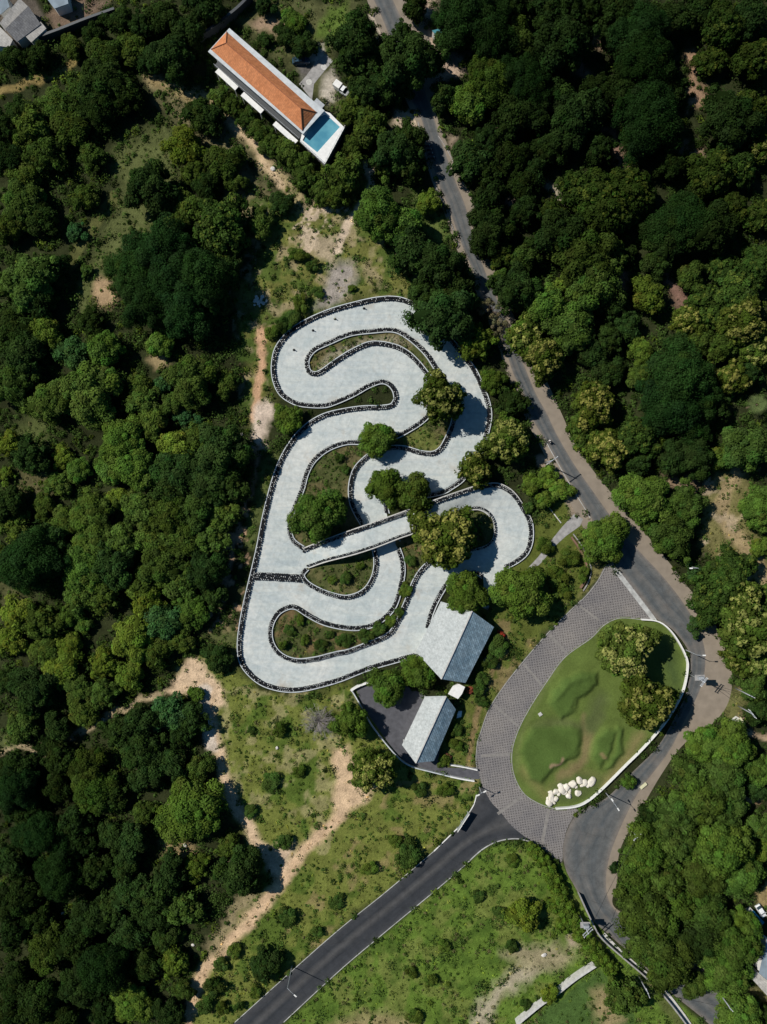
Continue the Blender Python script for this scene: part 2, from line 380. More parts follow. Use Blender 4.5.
# ------------------------------------------------------------------ the ground sheet
def build_ground():
    xs = np.r_[-900, -600, -400, -250, -180, -140, np.arange(-112, 112.01, .5), 140, 180, 250, 400, 600, 900]
    ys = np.r_[-900, -600, -400, -250, -190, -160, np.arange(-140, 140.01, .5), 160, 190, 250, 400, 600, 900]
    X, Y = np.meshgrid(xs, ys); shp = X.shape
    PX = X / S + 383.5; PY = 512 - Y / S
    wx = PX + fbm(PX, PY, 14, 3) * 7 ; wy = PY + fbm(PX, PY, 14, 5) * 7
    C = np.zeros(shp + (3,)); C[:] = (.030, .036, .014)
    V = np.ones(shp) * 1.0        # undergrowth density
    G = np.zeros(shp)             # short weeds and tufts
    n0 = fbm(PX, PY, 40, 21); C *= (1 + .4 * n0)[..., None]
    n = fbm(PX, PY, 26, 31)
    def put(mask, color, veg, tuft):
        m = mask[..., None]; C[:] = C * (1 - m) + np.array(color) * m
        V[:] = V * (1 - mask) + veg * mask; G[:] = G * (1 - mask) + tuft * mask
    def poly(pts, color, veg=0., tuft=.5, soft=3., raw=False, warp=1.0):
        ax, ay = (PX, PY) if raw else (PX + (wx - PX) * warp, PY + (wy - PY) * warp)
        pts = np.array(pts, float); x0, y0 = pts.min(0) - 20; x1, y1 = pts.max(0) + 20
        sel = (PX > x0) & (PX < x1) & (PY > y0) & (PY < y1)
        if not sel.any(): return
        m = np.zeros(shp); a, b = ax[sel], ay[sel]
        d = segdist(pts, a, b, True); d = np.where(inside(pts, a, b), d, -d)
        m[sel] = np.clip(d / soft * .5 + .5, 0, 1); put(m, color, veg, tuft)
    def line(pts, w, color, veg=0., tuft=.2, soft=2.5, warp=.6):
        pts = smooth(pts, False, 6); ax, ay = PX + (wx - PX) * warp, PY + (wy - PY) * warp
        x0, y0 = pts.min(0) - 20 - w; x1, y1 = pts.max(0) + 20 + w
        sel = (PX > x0) & (PX < x1) & (PY > y0) & (PY < y1); m = np.zeros(shp)
        d = segdist(pts, ax[sel], ay[sel], False); m[sel] = np.clip((w / 2 - d) / soft + .5, 0, 1); put(m, color, veg, tuft)
    def blotch(pts, color, thr, scale, seed, veg=0., tuft=.3, amt=1.):
        m = inside(np.array(pts, float), wx, wy) * np.clip((fbm(PX, PY, scale, seed) - thr) * 5, 0, 1) * amt
        put(m, color, veg, tuft)
    GR = (.095, .140, .022); GL = (.135, .155, .040); DG = (.055, .082, .022); DI = (.46, .34, .22); PD = (.60, .44, .29); DB = (.27, .19, .12); OL = (.14, .13, .055)
    # green openings in the left wood
    poly([(120,140),(170,120),(185,190),(180,230),(150,240),(130,250),(105,290),(85,320),(75,300),(95,250),(110,220),(125,190),(110,165)], (.10,.115,.04), .25, 1, 8)
    line([(0,92),(30,82),(60,72),(75,62)], 8, (.24,.18,.07), .1, .6)
    line([(150,75),(168,87),(190,96),(217,107),(240,130),(258,150),(272,170),(288,186),(298,205),(303,228)], 16, (.33,.26,.14), .05, .6, 5)
    line([(152,78),(170,92),(190,100)], 6, (.45,.32,.15), 0, .3)
    poly([(150,75),(200,105),(230,125),(250,170),(280,205),(290,240),(270,245),(230,200),(200,140),(165,110)], (.16,.14,.07), .25, .9, 8)
    line([(230,120),(247,138),(262,157),(282,186)], 8, (.54,.40,.25), 0, .3)
    line([(60,280),(85,240),(100,215),(115,200)], 12, (.10,.105,.035), .1, 1)
    poly([(97,280),(112,282),(118,293),(112,312),(98,304),(92,297)], (.40,.28,.16), 0, .2, 3)
    poly([(150,356),(168,352),(172,366),(156,370)], (.30,.23,.12), 0, .2, 3)
    poly([(0,490),(30,465),(70,470),(60,500),(20,505)], (.11,.10,.045), .5, .8, 8)
    poly([(15,430),(45,405),(60,420),(40,450)], (.09,.11,.035), .4, .8, 8)
    poly([(0,575),(20,590),(30,610),(0,625)], (.10,.10,.04), .5, .8, 8)
    line([(-5,755),(20,746),(45,752),(75,735),(110,715),(150,697),(170,690)], 7, (.36,.28,.17), .05, .3)
    poly([(0,735),(14,735),(14,748),(0,748)], (.10,.12,.04), .2, .8, 5)
    # open ground round the head of the track
    poly([(236,210),(285,205),(300,215),(330,205),(362,165),(385,190),(372,225),(398,262),(425,290),(440,320),(400,298),(355,300),(310,318),(280,340),(270,370),(272,400),(262,440),(248,420),(243,390),(250,350),(240,320),(236,290),(265,255)], (.150,.155,.042), .06, 1, 8)
    blotch([(230,205),(380,160),(440,320),(300,330),(268,400),(235,420)], (.055,.098,.018), .0, 16, 60, .1, 1, .75)
    blotch([(230,205),(380,200),(440,320),(300,330),(268,400),(235,420)], (.36,.28,.17), .14, 14, 77, 0, .7, .65)
    line([(366,165),(372,185),(362,205),(348,225),(338,250)], 9, (.62,.49,.36), 0, .2)
    blotch([(288,232),(318,208),(350,206),(358,222),(345,245),(330,262),(318,250),(298,248)], (.60,.47,.34), -.08, 9, 131, 0, .4, .85)
    poly([(333,262),(356,262),(350,290),(333,308),(318,306),(322,285)], (.33,.29,.25), 0, .25, 5)
    poly([(318,240),(340,238),(335,262),(320,262)], (.36,.29,.19), 0, .4, 4)
    blotch([(350,240),(440,260),(450,310),(340,300)], (.30,.25,.14), .08, 12, 34, 0, .7, .5)
    poly([(170,295),(262,295),(262,310),(172,310)], (.10,.11,.04), .2, .9, 5)
    line([(262,330),(262,360),(258,390),(254,420)], 8, (.52,.32,.19), 0, .3)
    poly([(256,402),(270,398),(276,410),(272,425),(264,440),(258,455),(252,435),(254,415)], (.62,.50,.40), 0, .1, 3)
    line([(258,445),(255,470),(250,500)], 4, (.30,.18,.11), .1, .5)
    poly([(262,452),(284,440),(270,480),(255,545),(246,545),(252,500)], (.085,.105,.032), .15, 1, 4)
    line([(240,520),(233,545),(227,575),(222,600),(222,625)], 5, (.26,.18,.12), .25, .5)
    blotch([(215,500),(250,500),(240,660),(210,640)], (.42,.27,.17), .1, 8, 55, .1, .3)
    poly([(206,635),(236,625),(240,650),(235,660),(215,655)], (.10,.115,.04), .2, .9, 6)
    # villa garden
    poly([(240,20),(262,0),(360,0),(352,30),(335,45),(330,70),(345,95),(350,120),(345,128),(328,108),(300,78),(262,45)], (.095,.10,.04), .1, 1, 6)
    poly([(252,22),(262,14),(285,22),(280,36),(262,34)], (.30,.21,.14), 0, .4, 4)
    poly([(330,5),(350,2),(352,28),(332,42),(312,40)], (.10,.15,.03), 0, 1, 4)
    poly([(312,50),(322,46),(325,55),(316,64),(311,60)], (.55,.50,.43), 0, .05, 3)
    poly([(322,75),(336,68),(337,85),(332,105),(322,100)], (.46,.41,.34), 0, .2, 4)
    poly([(292,62),(312,62),(316,74),(300,78)], (.14,.13,.12), 0, .3, 4)
    poly([(382,-10),(440,-10),(430,30),(465,55),(462,72),(445,85),(420,80),(410,60)], (.40,.30,.225), .15, .2, 6)
    line([(375,15),(383,35),(378,45)], 9, (.46,.38,.30), 0, .2)
    poly([(393,112),(415,108),(420,125),(408,132),(390,140)], (.50,.40,.29), 0, .2, 3)
    poly([(445,140),(455,137),(448,150)], (.40,.30,.22), 0, .2, 3)
    poly([(412,190),(436,190),(452,240),(440,245),(420,235)], (.115,.15,.04), .1, 1, 5)
    # right wood: openings
    for pts, c in (([(585,22),(612,22),(615,52),(600,55),(590,45)], (.20,.14,.09)), ([(560,45),(575,55),(590,72),(600,88),(590,85),(570,70)], (.20,.14,.10)),
                   ([(686,52),(700,52),(698,80),(708,100),(704,112),(690,108),(688,80)], (.30,.19,.12)), ([(602,125),(614,130),(622,150),(628,168),(620,172),(610,150)], (.24,.15,.11)),
                   ([(660,270),(676,278),(690,295),(692,312),(680,310),(668,292)], (.20,.12,.09)), ([(617,266),(628,270),(630,292),(620,292)], (.20,.12,.08)),
                   ([(680,144),(700,146),(705,158),(688,160)], (.24,.17,.11)), ([(545,0),(560,10),(562,30),(545,25)],(.14,.10,.07)),
                   ([(500,158),(510,162),(512,175),(505,178)], (.45,.38,.3)), ([(546,183),(560,190),(562,205),(552,200)], (.40,.34,.25)),
                   ([(505,196),(512,198),(512,206),(506,206)], (.5,.38,.3)), ([(519,214),(530,220),(527,226),(518,220)], (.34,.22,.12))):
        poly(pts, c, .05, .3, 4)
    poly([(718,470),(745,462),(752,490),(745,505),(748,525),(767,545),(775,600),(752,600),(745,570),(712,565),(700,545),(702,500)], (.17,.155,.06), .03, 1, 5)
    line([(740,470),(725,495),(722,515),(735,535),(755,560),(772,590)], 14, (.33,.25,.135), 0, .5, 5)
    blotch([(700,480),(767,470),(775,600),(700,570)], (.42,.33,.22), .15, 12, 90, 0, .3, .8)
    poly([(660,478),(690,474),(700,490),(690,500),(672,490)], (.28,.20,.13), .05, .4, 5)
    line([(752,660),(740,700),(748,732),(770,738)], 6, (.36,.26,.17), .1, .3)
    poly([(722,700),(735,685),(750,690),(745,715),(725,722)], (.14,.14,.05), .1, .9, 4)
    poly([(742,790),(760,788),(764,800),(748,803)], (.42,.28,.17), .05, .3, 3)
    poly([(755,885),(775,880),(775,915),(762,912)], (.32,.24,.11), 0, .5, 4)
    poly([(700,975),(735,965),(775,1000),(775,1030),(735,1030),(715,1005)], (.13,.12,.05), .2, .8, 6)
    # open slope south-west of the track
    poly([(175,665),(205,655),(232,668),(258,690),(300,697),(352,684),(365,705),(395,750),(425,772),(478,780),(476,800),(456,830),(385,892),(300,962),(235,1024),(185,1035),(190,980),(240,905),(262,890),(250,850),(225,800),(212,750),(210,700),(180,695)], (.148,.168,.038), .06, 1, 5)
    blotch([(205,690),(360,690),(480,790),(300,960),(230,1024),(250,850)], (.058,.110,.016), .06, 22, 41, .12, 1, .7)
    blotch([(215,690),(345,690),(330,850),(285,860),(240,800)], (.33,.29,.14), .06, 14, 44, 0, .8, .65)
    blotch([(400,780),(478,780),(456,830),(400,870),(300,960),(260,960)], (.26,.20,.09), .12, 16, 48, 0, .7, .7)
    poly([(170,690),(180,668),(190,658),(205,662),(212,675),(222,690),(225,705),(212,712),(196,700),(185,694),(172,695)], PD, 0, .1, 3)
    line([(206,680),(210,710),(214,735),(222,765),(234,800),(248,825),(264,850),(278,872)], 12, PD, 0, .25, 6)
    line([(205,690),(206,720),(212,745)], 12, (.60,.51,.42), 0, .05, 3)
    line([(338,760),(345,780),(345,800),(335,820),(312,840),(290,870),(275,892),(250,920),(225,945),(205,970),(195,990),(190,1010)], 13, (.60,.42,.26), 0, .25, 6)
    poly([(332,748),(350,745),(360,770),(372,790),(365,800),(345,815),(333,812),(338,785)], (.60,.43,.27), 0, .1, 5)
    poly([(262,850),(292,845),(290,868),(275,880)], (.56,.42,.29), 0, .15, 5)
    line([(188,1000),(190,1030)], 7, (.40,.26,.15), 0, .1)
    poly([(250,888),(262,898),(235,925),(215,955),(205,945),(225,915)], (.27,.22,.12), .1, .6, 5)
    poly([(160,838),(192,840),(198,862),(185,868),(165,852)], (.27,.20,.10), .2, .5, 5)
    poly([(355,690),(345,705),(350,720),(362,722)], (.12,.12,.05), .1, .8, 4)
    # inner greens of the track
    for H in (HOLE_M, HOLE_3, HOLE_4):
        poly(H, (.075,.085,.030), 0, 1.5, 1.2, True)
    blotch(HOLE_M, (.14,.115,.055), -.05, 14, 70, 0, 1.2, .8); blotch(HOLE_3, (.18,.12,.06), .12, 12, 71, 0, 1.2, .8); blotch(HOLE_4, (.13,.12,.05), .1, 12, 72, 0, 1.2)
    poly([(315,372),(330,352),(360,340),(395,336),(410,345),(395,343),(365,347),(335,362)], (.28,.25,.17), 0, .7, 3, True)
    poly([(400,440),(422,428),(440,435),(438,450),(420,450)], (.13,.145,.04), 0, 1, 3, True)
    poly([(395,408),(420,470),(440,480)], DG, .1, 1, 3, True) if False else None
    # between the track and the paved ring
    poly([(470,600),(500,560),(535,530),(545,470),(560,462),(600,540),(608,566),(577,604),(548,633),(504,686),(478,742),(477,775),(440,765),(442,740),(462,700),(495,640)], (.100,.120,.026), .12, 1, 4)
    blotch([(500,620),(548,633),(478,742),(477,775),(445,765),(490,650)], (.20,.155,.07), -.02, 14, 81, 0, .8, .85)
    line([(540,460),(556,480),(572,505),(584,520)], 10, (.30,.24,.18), 0, .3)
    line([(505,645),(485,690),(474,720),(470,760)], 5, (.22,.16,.075), 0, .8)
    poly([(430,455),(480,480),(445,500),(395,495),(400,465)], (.08,.09,.03), .1, 1, 3, True) if False else None
    poly([(572,540),(590,545),(606,566),(590,590),(580,598),(590,570)], (.15,.14,.05), 0, .9, 2)
    # south field
    poly([(529,843),(545,851),(562,864),(576,889),(592,918),(610,940),(668,992),(720,1040),(268,1040),(340,972),(440,888),(482,851),(500,843)], (.105,.168,.027), .04, 1.2, 2, True)
    blotch([(529,843),(576,889),(610,940),(600,965),(517,1030),(268,1040),(440,888),(482,851)], (.155,.180,.045), -.02, 18, 15, 0, 1.2, .75)
    blotch([(529,843),(576,889),(610,940),(600,965),(517,1030),(268,1040),(440,888),(482,851)], (.055,.100,.016), .18, 12, 18, .08, 1.2, .7)
    poly([(470,1024),(480,1000),(505,975),(530,960),(545,965),(530,980),(505,992),(495,1010),(485,1030)], (.40,.35,.24), 0, .5, 6)
    poly([(500,950),(555,945),(575,955),(560,968),(520,968)], (.30,.26,.15), 0, .7, 7)
    poly([(565,935),(578,935),(578,948),(568,948)], (.36,.29,.2), 0, .4, 4)
    poly([(330,1030),(345,1015),(390,1010),(420,1024),(400,1035)], (.26,.22,.10), 0, .8, 6)
    poly([(517,1032),(600,968),(625,990),(640,1035)], (.065,.115,.028), .0, .8, 2)
    poly([(590,990),(602,985),(625,1024),(600,1030)], (.30,.24,.12), 0, .5, 6)
    poly([(640,975),(650,975),(700,1030),(680,1035)], (.10,.12,.035), .1, 1, 3)
    poly(PAVER, (.2,.18,.17), 0, 0, 1.5, True); poly(ISLAND, (.1,.1,.04), 0, 0, 1.5, True)
    poly([(0,0),(38,0),(48,22),(40,45),(20,48),(0,45)], (.12,.10,.08), 0, .2, 3); poly([(60,0),(115,0),(88,22),(55,32),(50,20)], (.17,.12,.085), .1, .3, 4)
    # keep plants off roads and track
    def clear(pts):
        pts = np.array(pts, float); m = inside(pts, PX, PY); V[m] = 0; G[m] = 0
    clear(list(MAIN_L) + list(MAIN_R)[::-1]); clear(PAVER); clear(SIDE_U + SIDE_L[::-1]); clear(LOT); clear(ISLAND)
    clear(SHO_R + MAIN_L[::-1]); clear([(560,520),(582,515),(586,525),(542,562),(524,572),(520,562)])
    outer = OUTER_W[:-6] + BRN[8:] + [(492,600),(440,680)]
    to = inside(np.array(outer), PX, PY)
    for H in (HOLE_M, HOLE_3, HOLE_4): to &= ~inside(np.array(H), PX, PY)
    wedge = inside(np.array([(386,514),(386,500),(442,490),(490,486),(442,498)]), PX, PY); 
    V[to & ~wedge] = 0; G[to & ~wedge] = 0
    d = segdist(np.array(OUTER_W), PX, PY, False); V[d < 6] = 0; G[d < 4] = 0
    for b in (BRN, BRS):
        d = segdist(np.array(b), PX, PY, False); V[d < 5] = 0; G[d < 4] = 0
    for H in (HOLE_M, HOLE_3, HOLE_4):
        d = segdist(np.array(H), PX, PY, True); V[d < 5] = 0; G[d < 3.5] = 0
    clear([(207,51),(230,27),(345,127),(325,165)]); clear([(417,650),(441,600),(495,626),(466,684),(442,680)]); clear([(402,745),(425,696),(456,709),(434,762)]); clear([(0,-20),(40,-20),(48,25),(30,45),(0,50)])
    clear([(298,76),(322,52),(336,62),(318,104)])
    V[(np.abs(PX - 383.5) > 420) | (np.abs(PY - 512) > 545)] = 0
    Z = np.zeros(shp)
    ny, nx = shp; idx = np.arange(nx * ny).reshape(shp)
    F = np.stack([idx[:-1, :-1], idx[:-1, 1:], idx[1:, 1:], idx[1:, :-1]], -1).reshape(-1, 4)
    o = mesh_np('ground', np.c_[X.ravel(), Y.ravel(), Z.ravel()], F, M['ground'], None, C.reshape(-1, 3))
    structure(o, 'grassy and bare earth ground')
    return xs, ys, V, G, C
xs, ys, VEG, TUFT, GCOL = build_ground()

# ------------------------------------------------------------------ leaf clump generator
def leaf_quads(c, n, size, col, aspect=.7, rng=RNG):
    """c centres, n normals -> one four-sided leaf spray each"""
    N = len(c); n = n / (np.linalg.norm(n, axis=1)[:, None] + 1e-9)
    r = rng.normal(size=(N, 3)); u = np.cross(n, r); u /= np.linalg.norm(u, axis=1)[:, None] + 1e-9; v = np.cross(n, u)
    s = size[:, None]; a = rng.uniform(.75, 1.15, (N, 1)); b = rng.uniform(.6, 1.1, (N, 1)) * aspect
    P = np.stack([c - u * s * a, c - v * s * b + n * s * .2, c + u * s, c + v * s * b + n * s * .2], 1)
    V = P.reshape(-1, 3); F = np.arange(4 * N).reshape(N, 4)
    return V, F, np.repeat(col, 4, 0)

def crown_mesh(name, kind, R, seed, low=False):
    g = np.random.default_rng(seed)
    cfg = dict(fine=(.24, .30, .20, 1.0), round=(.23, .27, .26, .9), broad=(.24, .34, .30, .85), teak=(.17, .26, .34, .75), teak2=(.17, .26, .36, .75), sparse=(.2, .3, .16, .8), bush=(.34, .3, .24, .8))[kind]
    rb0, zs_, ls, _ = cfg
    nb = {'fine': 64, 'round': 62, 'broad': 50, 'teak': 84, 'teak2': 84, 'sparse': 26, 'bush': 44}[kind]
    if R < 2.5: nb = int(nb * .35)
    elif R < 4.5: nb = int(nb * .62)
    rbm = R * rb0 * (1.35 if R < 2.5 else 1.12 if R < 4.5 else 1)
    zc = R * .62; hz = R * .70
    # lobed outline
    ph = g.uniform(0, 2 * PI, 4); am = g.uniform(.03, .14, 4) * (1.5 if kind in ('broad', 'fine') else 1.1)
    V_, F_, C_ = [], [], []
    off = 0
    k = np.arange(nb) + .5; zz = 1 - k / nb * 1.12; th = k * 2.399963 + g.uniform(0, 6)
    for i in range(nb):
        t = th[i] + g.normal() * .25; z = max(-.15, min(1, zz[i] + g.normal() * .06)); rr = math.sqrt(max(0, 1 - z * z))
        lob = 1 + sum(am[j] * math.sin((j + 2) * t + ph[j]) for j in range(4))
        rb = rbm * g.uniform(.5, 1.3)
        rad = (R * lob - rb * .8) * rr * g.uniform(.82, 1.10) if kind != 'bush' else R * g.uniform(0, 1.0) ** .6 * lob
        c = np.array([math.cos(t) * rad, math.sin(t) * rad, zc + z * (hz - rb * .4) * g.uniform(.88, 1.06)])
        size = ls * (1 if R > 4.5 else .85 if R > 2.5 else .62)
        cnt = int((120 if kind != 'sparse' else 60) * (rb / 1.5) ** 2 * (.30 / size) ** 2 * 1.9 * (1.15 if kind == 'fine' else 1))
        cnt = max(30, min(cnt, 420))
        d = g.normal(size=(cnt, 3)); d[:, 2] = np.abs(d[:, 2]) * .95 - .18; d /= np.linalg.norm(d, axis=1)[:, None]
        p = c + d * rb * g.uniform(.62, 1.10, (cnt, 1)) * np.array([1, 1, .85])
        nrm = d * .9 + np.array([0, 0, .35]) + g.normal(size=(cnt, 3)) * (.33 if kind != 'fine' else .38)
        bv = .12 if kind == 'fine' else .24
        bri = g.uniform(1 - bv, 1 + bv) * g.uniform(.72, 1.28, (cnt, 1))
        tint = np.array([1, 1, 1.]) + g.normal(size=3) * .07
        col = np.clip(np.ones((cnt, 3)) * bri * tint, .1, 2)
        if kind == 'teak2':
            fl = (d[:, 2] > .5) & (g.uniform(size=cnt) < .6) & (g.uniform() < .3); col[fl] = np.array([2.4, 1.8, 1.6]) * g.uniform(.7, 1.15, (fl.sum(), 1))
        if kind == 'teak':
            fl = (d[:, 2] > .45) & (g.uniform(size=cnt) < .75) & (g.uniform() < .62) & (rr < .93)
            # cream flower heads bunched on the tip of the clump
            col[fl] = np.array([3.6, 2.55, 4.0]) * g.uniform(.7, 1.15, (fl.sum(), 1))
            p[fl, 2] += .25
        sz = np.full(cnt, size) * g.uniform(.7, 1.3, cnt)
        v, f, cc = leaf_quads(p, nrm, sz, col, .75 if kind != 'fine' else .5, g)
        V_.append(v); F_.append(f + off); C_.append(cc); off += len(v)
    if kind != 'sparse':   # loose sprays between the clumps
        size = ls * (1 if R > 4.5 else .85 if R > 2.5 else .62)
        nf = int(off / 4 * (.12 if kind in ('round', 'bush') else .17)); d = g.normal(size=(nf, 3)); d[:, 2] = np.abs(d[:, 2]) * 1.0 - .12; d /= np.linalg.norm(d, axis=1)[:, None]
        t = np.arctan2(d[:, 1], d[:, 0]); lob = 1 + sum(am[j] * np.sin((j + 2) * t + ph[j]) for j in range(4)); rad = R * lob * g.uniform(.80, 1.02, nf)
        p = np.c_[d[:, 0] * rad, d[:, 1] * rad, zc + d[:, 2] * hz * g.uniform(.84, 1.06, nf)]
        bri = g.uniform(.6, 1.25, (nf, 1)) * (1 + .2 * np.sin(t * 5 + ph[0])[:, None]); nrm = d + np.array([0, 0, .35]) + g.normal(size=(nf, 3)) * .5
        v, f, cc = leaf_quads(p, nrm, np.full(nf, size) * g.uniform(.6, 1.2, nf), np.repeat(bri, 3, 1), .6, g)
        V_.append(v); F_.append(f + off); C_.append(cc); off += len(v)
    # added inner core, coloured dark to block light and deepen the gaps
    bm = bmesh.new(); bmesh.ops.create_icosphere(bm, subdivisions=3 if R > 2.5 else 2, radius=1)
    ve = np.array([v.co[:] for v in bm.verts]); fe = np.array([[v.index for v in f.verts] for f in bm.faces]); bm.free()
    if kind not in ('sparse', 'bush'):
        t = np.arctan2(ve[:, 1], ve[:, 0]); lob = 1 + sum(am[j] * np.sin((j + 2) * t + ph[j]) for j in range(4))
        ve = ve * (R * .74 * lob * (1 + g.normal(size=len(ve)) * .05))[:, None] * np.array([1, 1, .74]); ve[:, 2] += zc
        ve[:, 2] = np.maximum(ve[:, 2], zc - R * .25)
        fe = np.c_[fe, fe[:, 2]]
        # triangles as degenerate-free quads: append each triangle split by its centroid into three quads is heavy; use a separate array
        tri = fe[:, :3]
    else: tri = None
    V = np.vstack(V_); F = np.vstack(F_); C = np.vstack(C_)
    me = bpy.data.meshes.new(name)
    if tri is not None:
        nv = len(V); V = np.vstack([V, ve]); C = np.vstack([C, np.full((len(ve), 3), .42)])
    me.vertices.add(len(V)); me.vertices.foreach_set('co', V.astype(np.float32).ravel())
    loops = F.ravel(); starts = np.arange(0, F.size, 4); tot = np.full(len(F), 4)
    if tri is not None:
        loops = np.r_[loops, (tri + nv).ravel()]; starts = np.r_[starts, F.size + np.arange(0, tri.size, 3)]; tot = np.r_[tot, np.full(len(tri), 3)]
    me.loops.add(len(loops)); me.loops.foreach_set('vertex_index', loops.astype(np.int32))
    me.polygons.add(len(tot)); me.polygons.foreach_set('loop_start', starts.astype(np.int32)); me.polygons.foreach_set('loop_total', tot.astype(np.int32))
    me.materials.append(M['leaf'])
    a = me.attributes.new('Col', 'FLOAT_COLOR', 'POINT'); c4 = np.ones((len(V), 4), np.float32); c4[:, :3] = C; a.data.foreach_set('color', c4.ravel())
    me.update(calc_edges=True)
    return me

def trunk_mesh(name, R, seed, n_limbs=6, thin=False):
    g = random.Random(seed); mb = MB(); r0 = R * (.065 if not thin else .04); top = R * .55
    bend = (g.uniform(-.1, .1) * R, g.uniform(-.1, .1) * R)
    mb.tube([(0, 0, -.15), (0, 0, .1 * R), (bend[0] * .5, bend[1] * .5, top * .5), (bend[0], bend[1], top)], [r0 * 1.5, r0 * 1.05, r0 * .9, r0 * .7], 8)
    for i in range(n_limbs):
        a = 2 * PI * i / n_limbs + g.uniform(-.4, .4); l = R * g.uniform(.5, .78)
        b = Vector((bend[0] * .8, bend[1] * .8, top * g.uniform(.55, .95)))
        m = b + Vector((math.cos(a) * l * .5, math.sin(a) * l * .5, R * .2)); e = b + Vector((math.cos(a + .2) * l, math.sin(a + .2) * l, R * g.uniform(.3, .55)))
        mb.tube([b, m, e], [r0 * .55, r0 * .35, r0 * .12], 5)
        for s_ in (-1, 1):
            e2 = m + Vector((math.cos(a + s_ * .8) * l * .45, math.sin(a + s_ * .8) * l * .45, R * g.uniform(.2, .4)))
            mb.tube([m, e2], [r0 * .25, r0 * .08], 4)
    o = mb.build(name, M['bark'], None, True); me = o.data; bpy.data.objects.remove(o); return me

CR = {}
def crowns(kind, cls):
    if (kind, cls) not in CR:
        R = {'L': 6.5, 'M': 4.2, 'S': 1.8}[cls]; nv = {'L': 3, 'M': 3, 'S': 4}[cls]
        CR[(kind, cls)] = (R, [(crown_mesh('crown', kind, R, hash((kind[0], cls, i)) % 997 if False else (ord(kind[0]) * 7 + ord(cls) * 3 + i * 13), False),
                                trunk_mesh('trunk', R, i + ord(cls), 6 if cls != 'S' else 4)) for i in range(nv)])
    return CR[(kind, cls)]

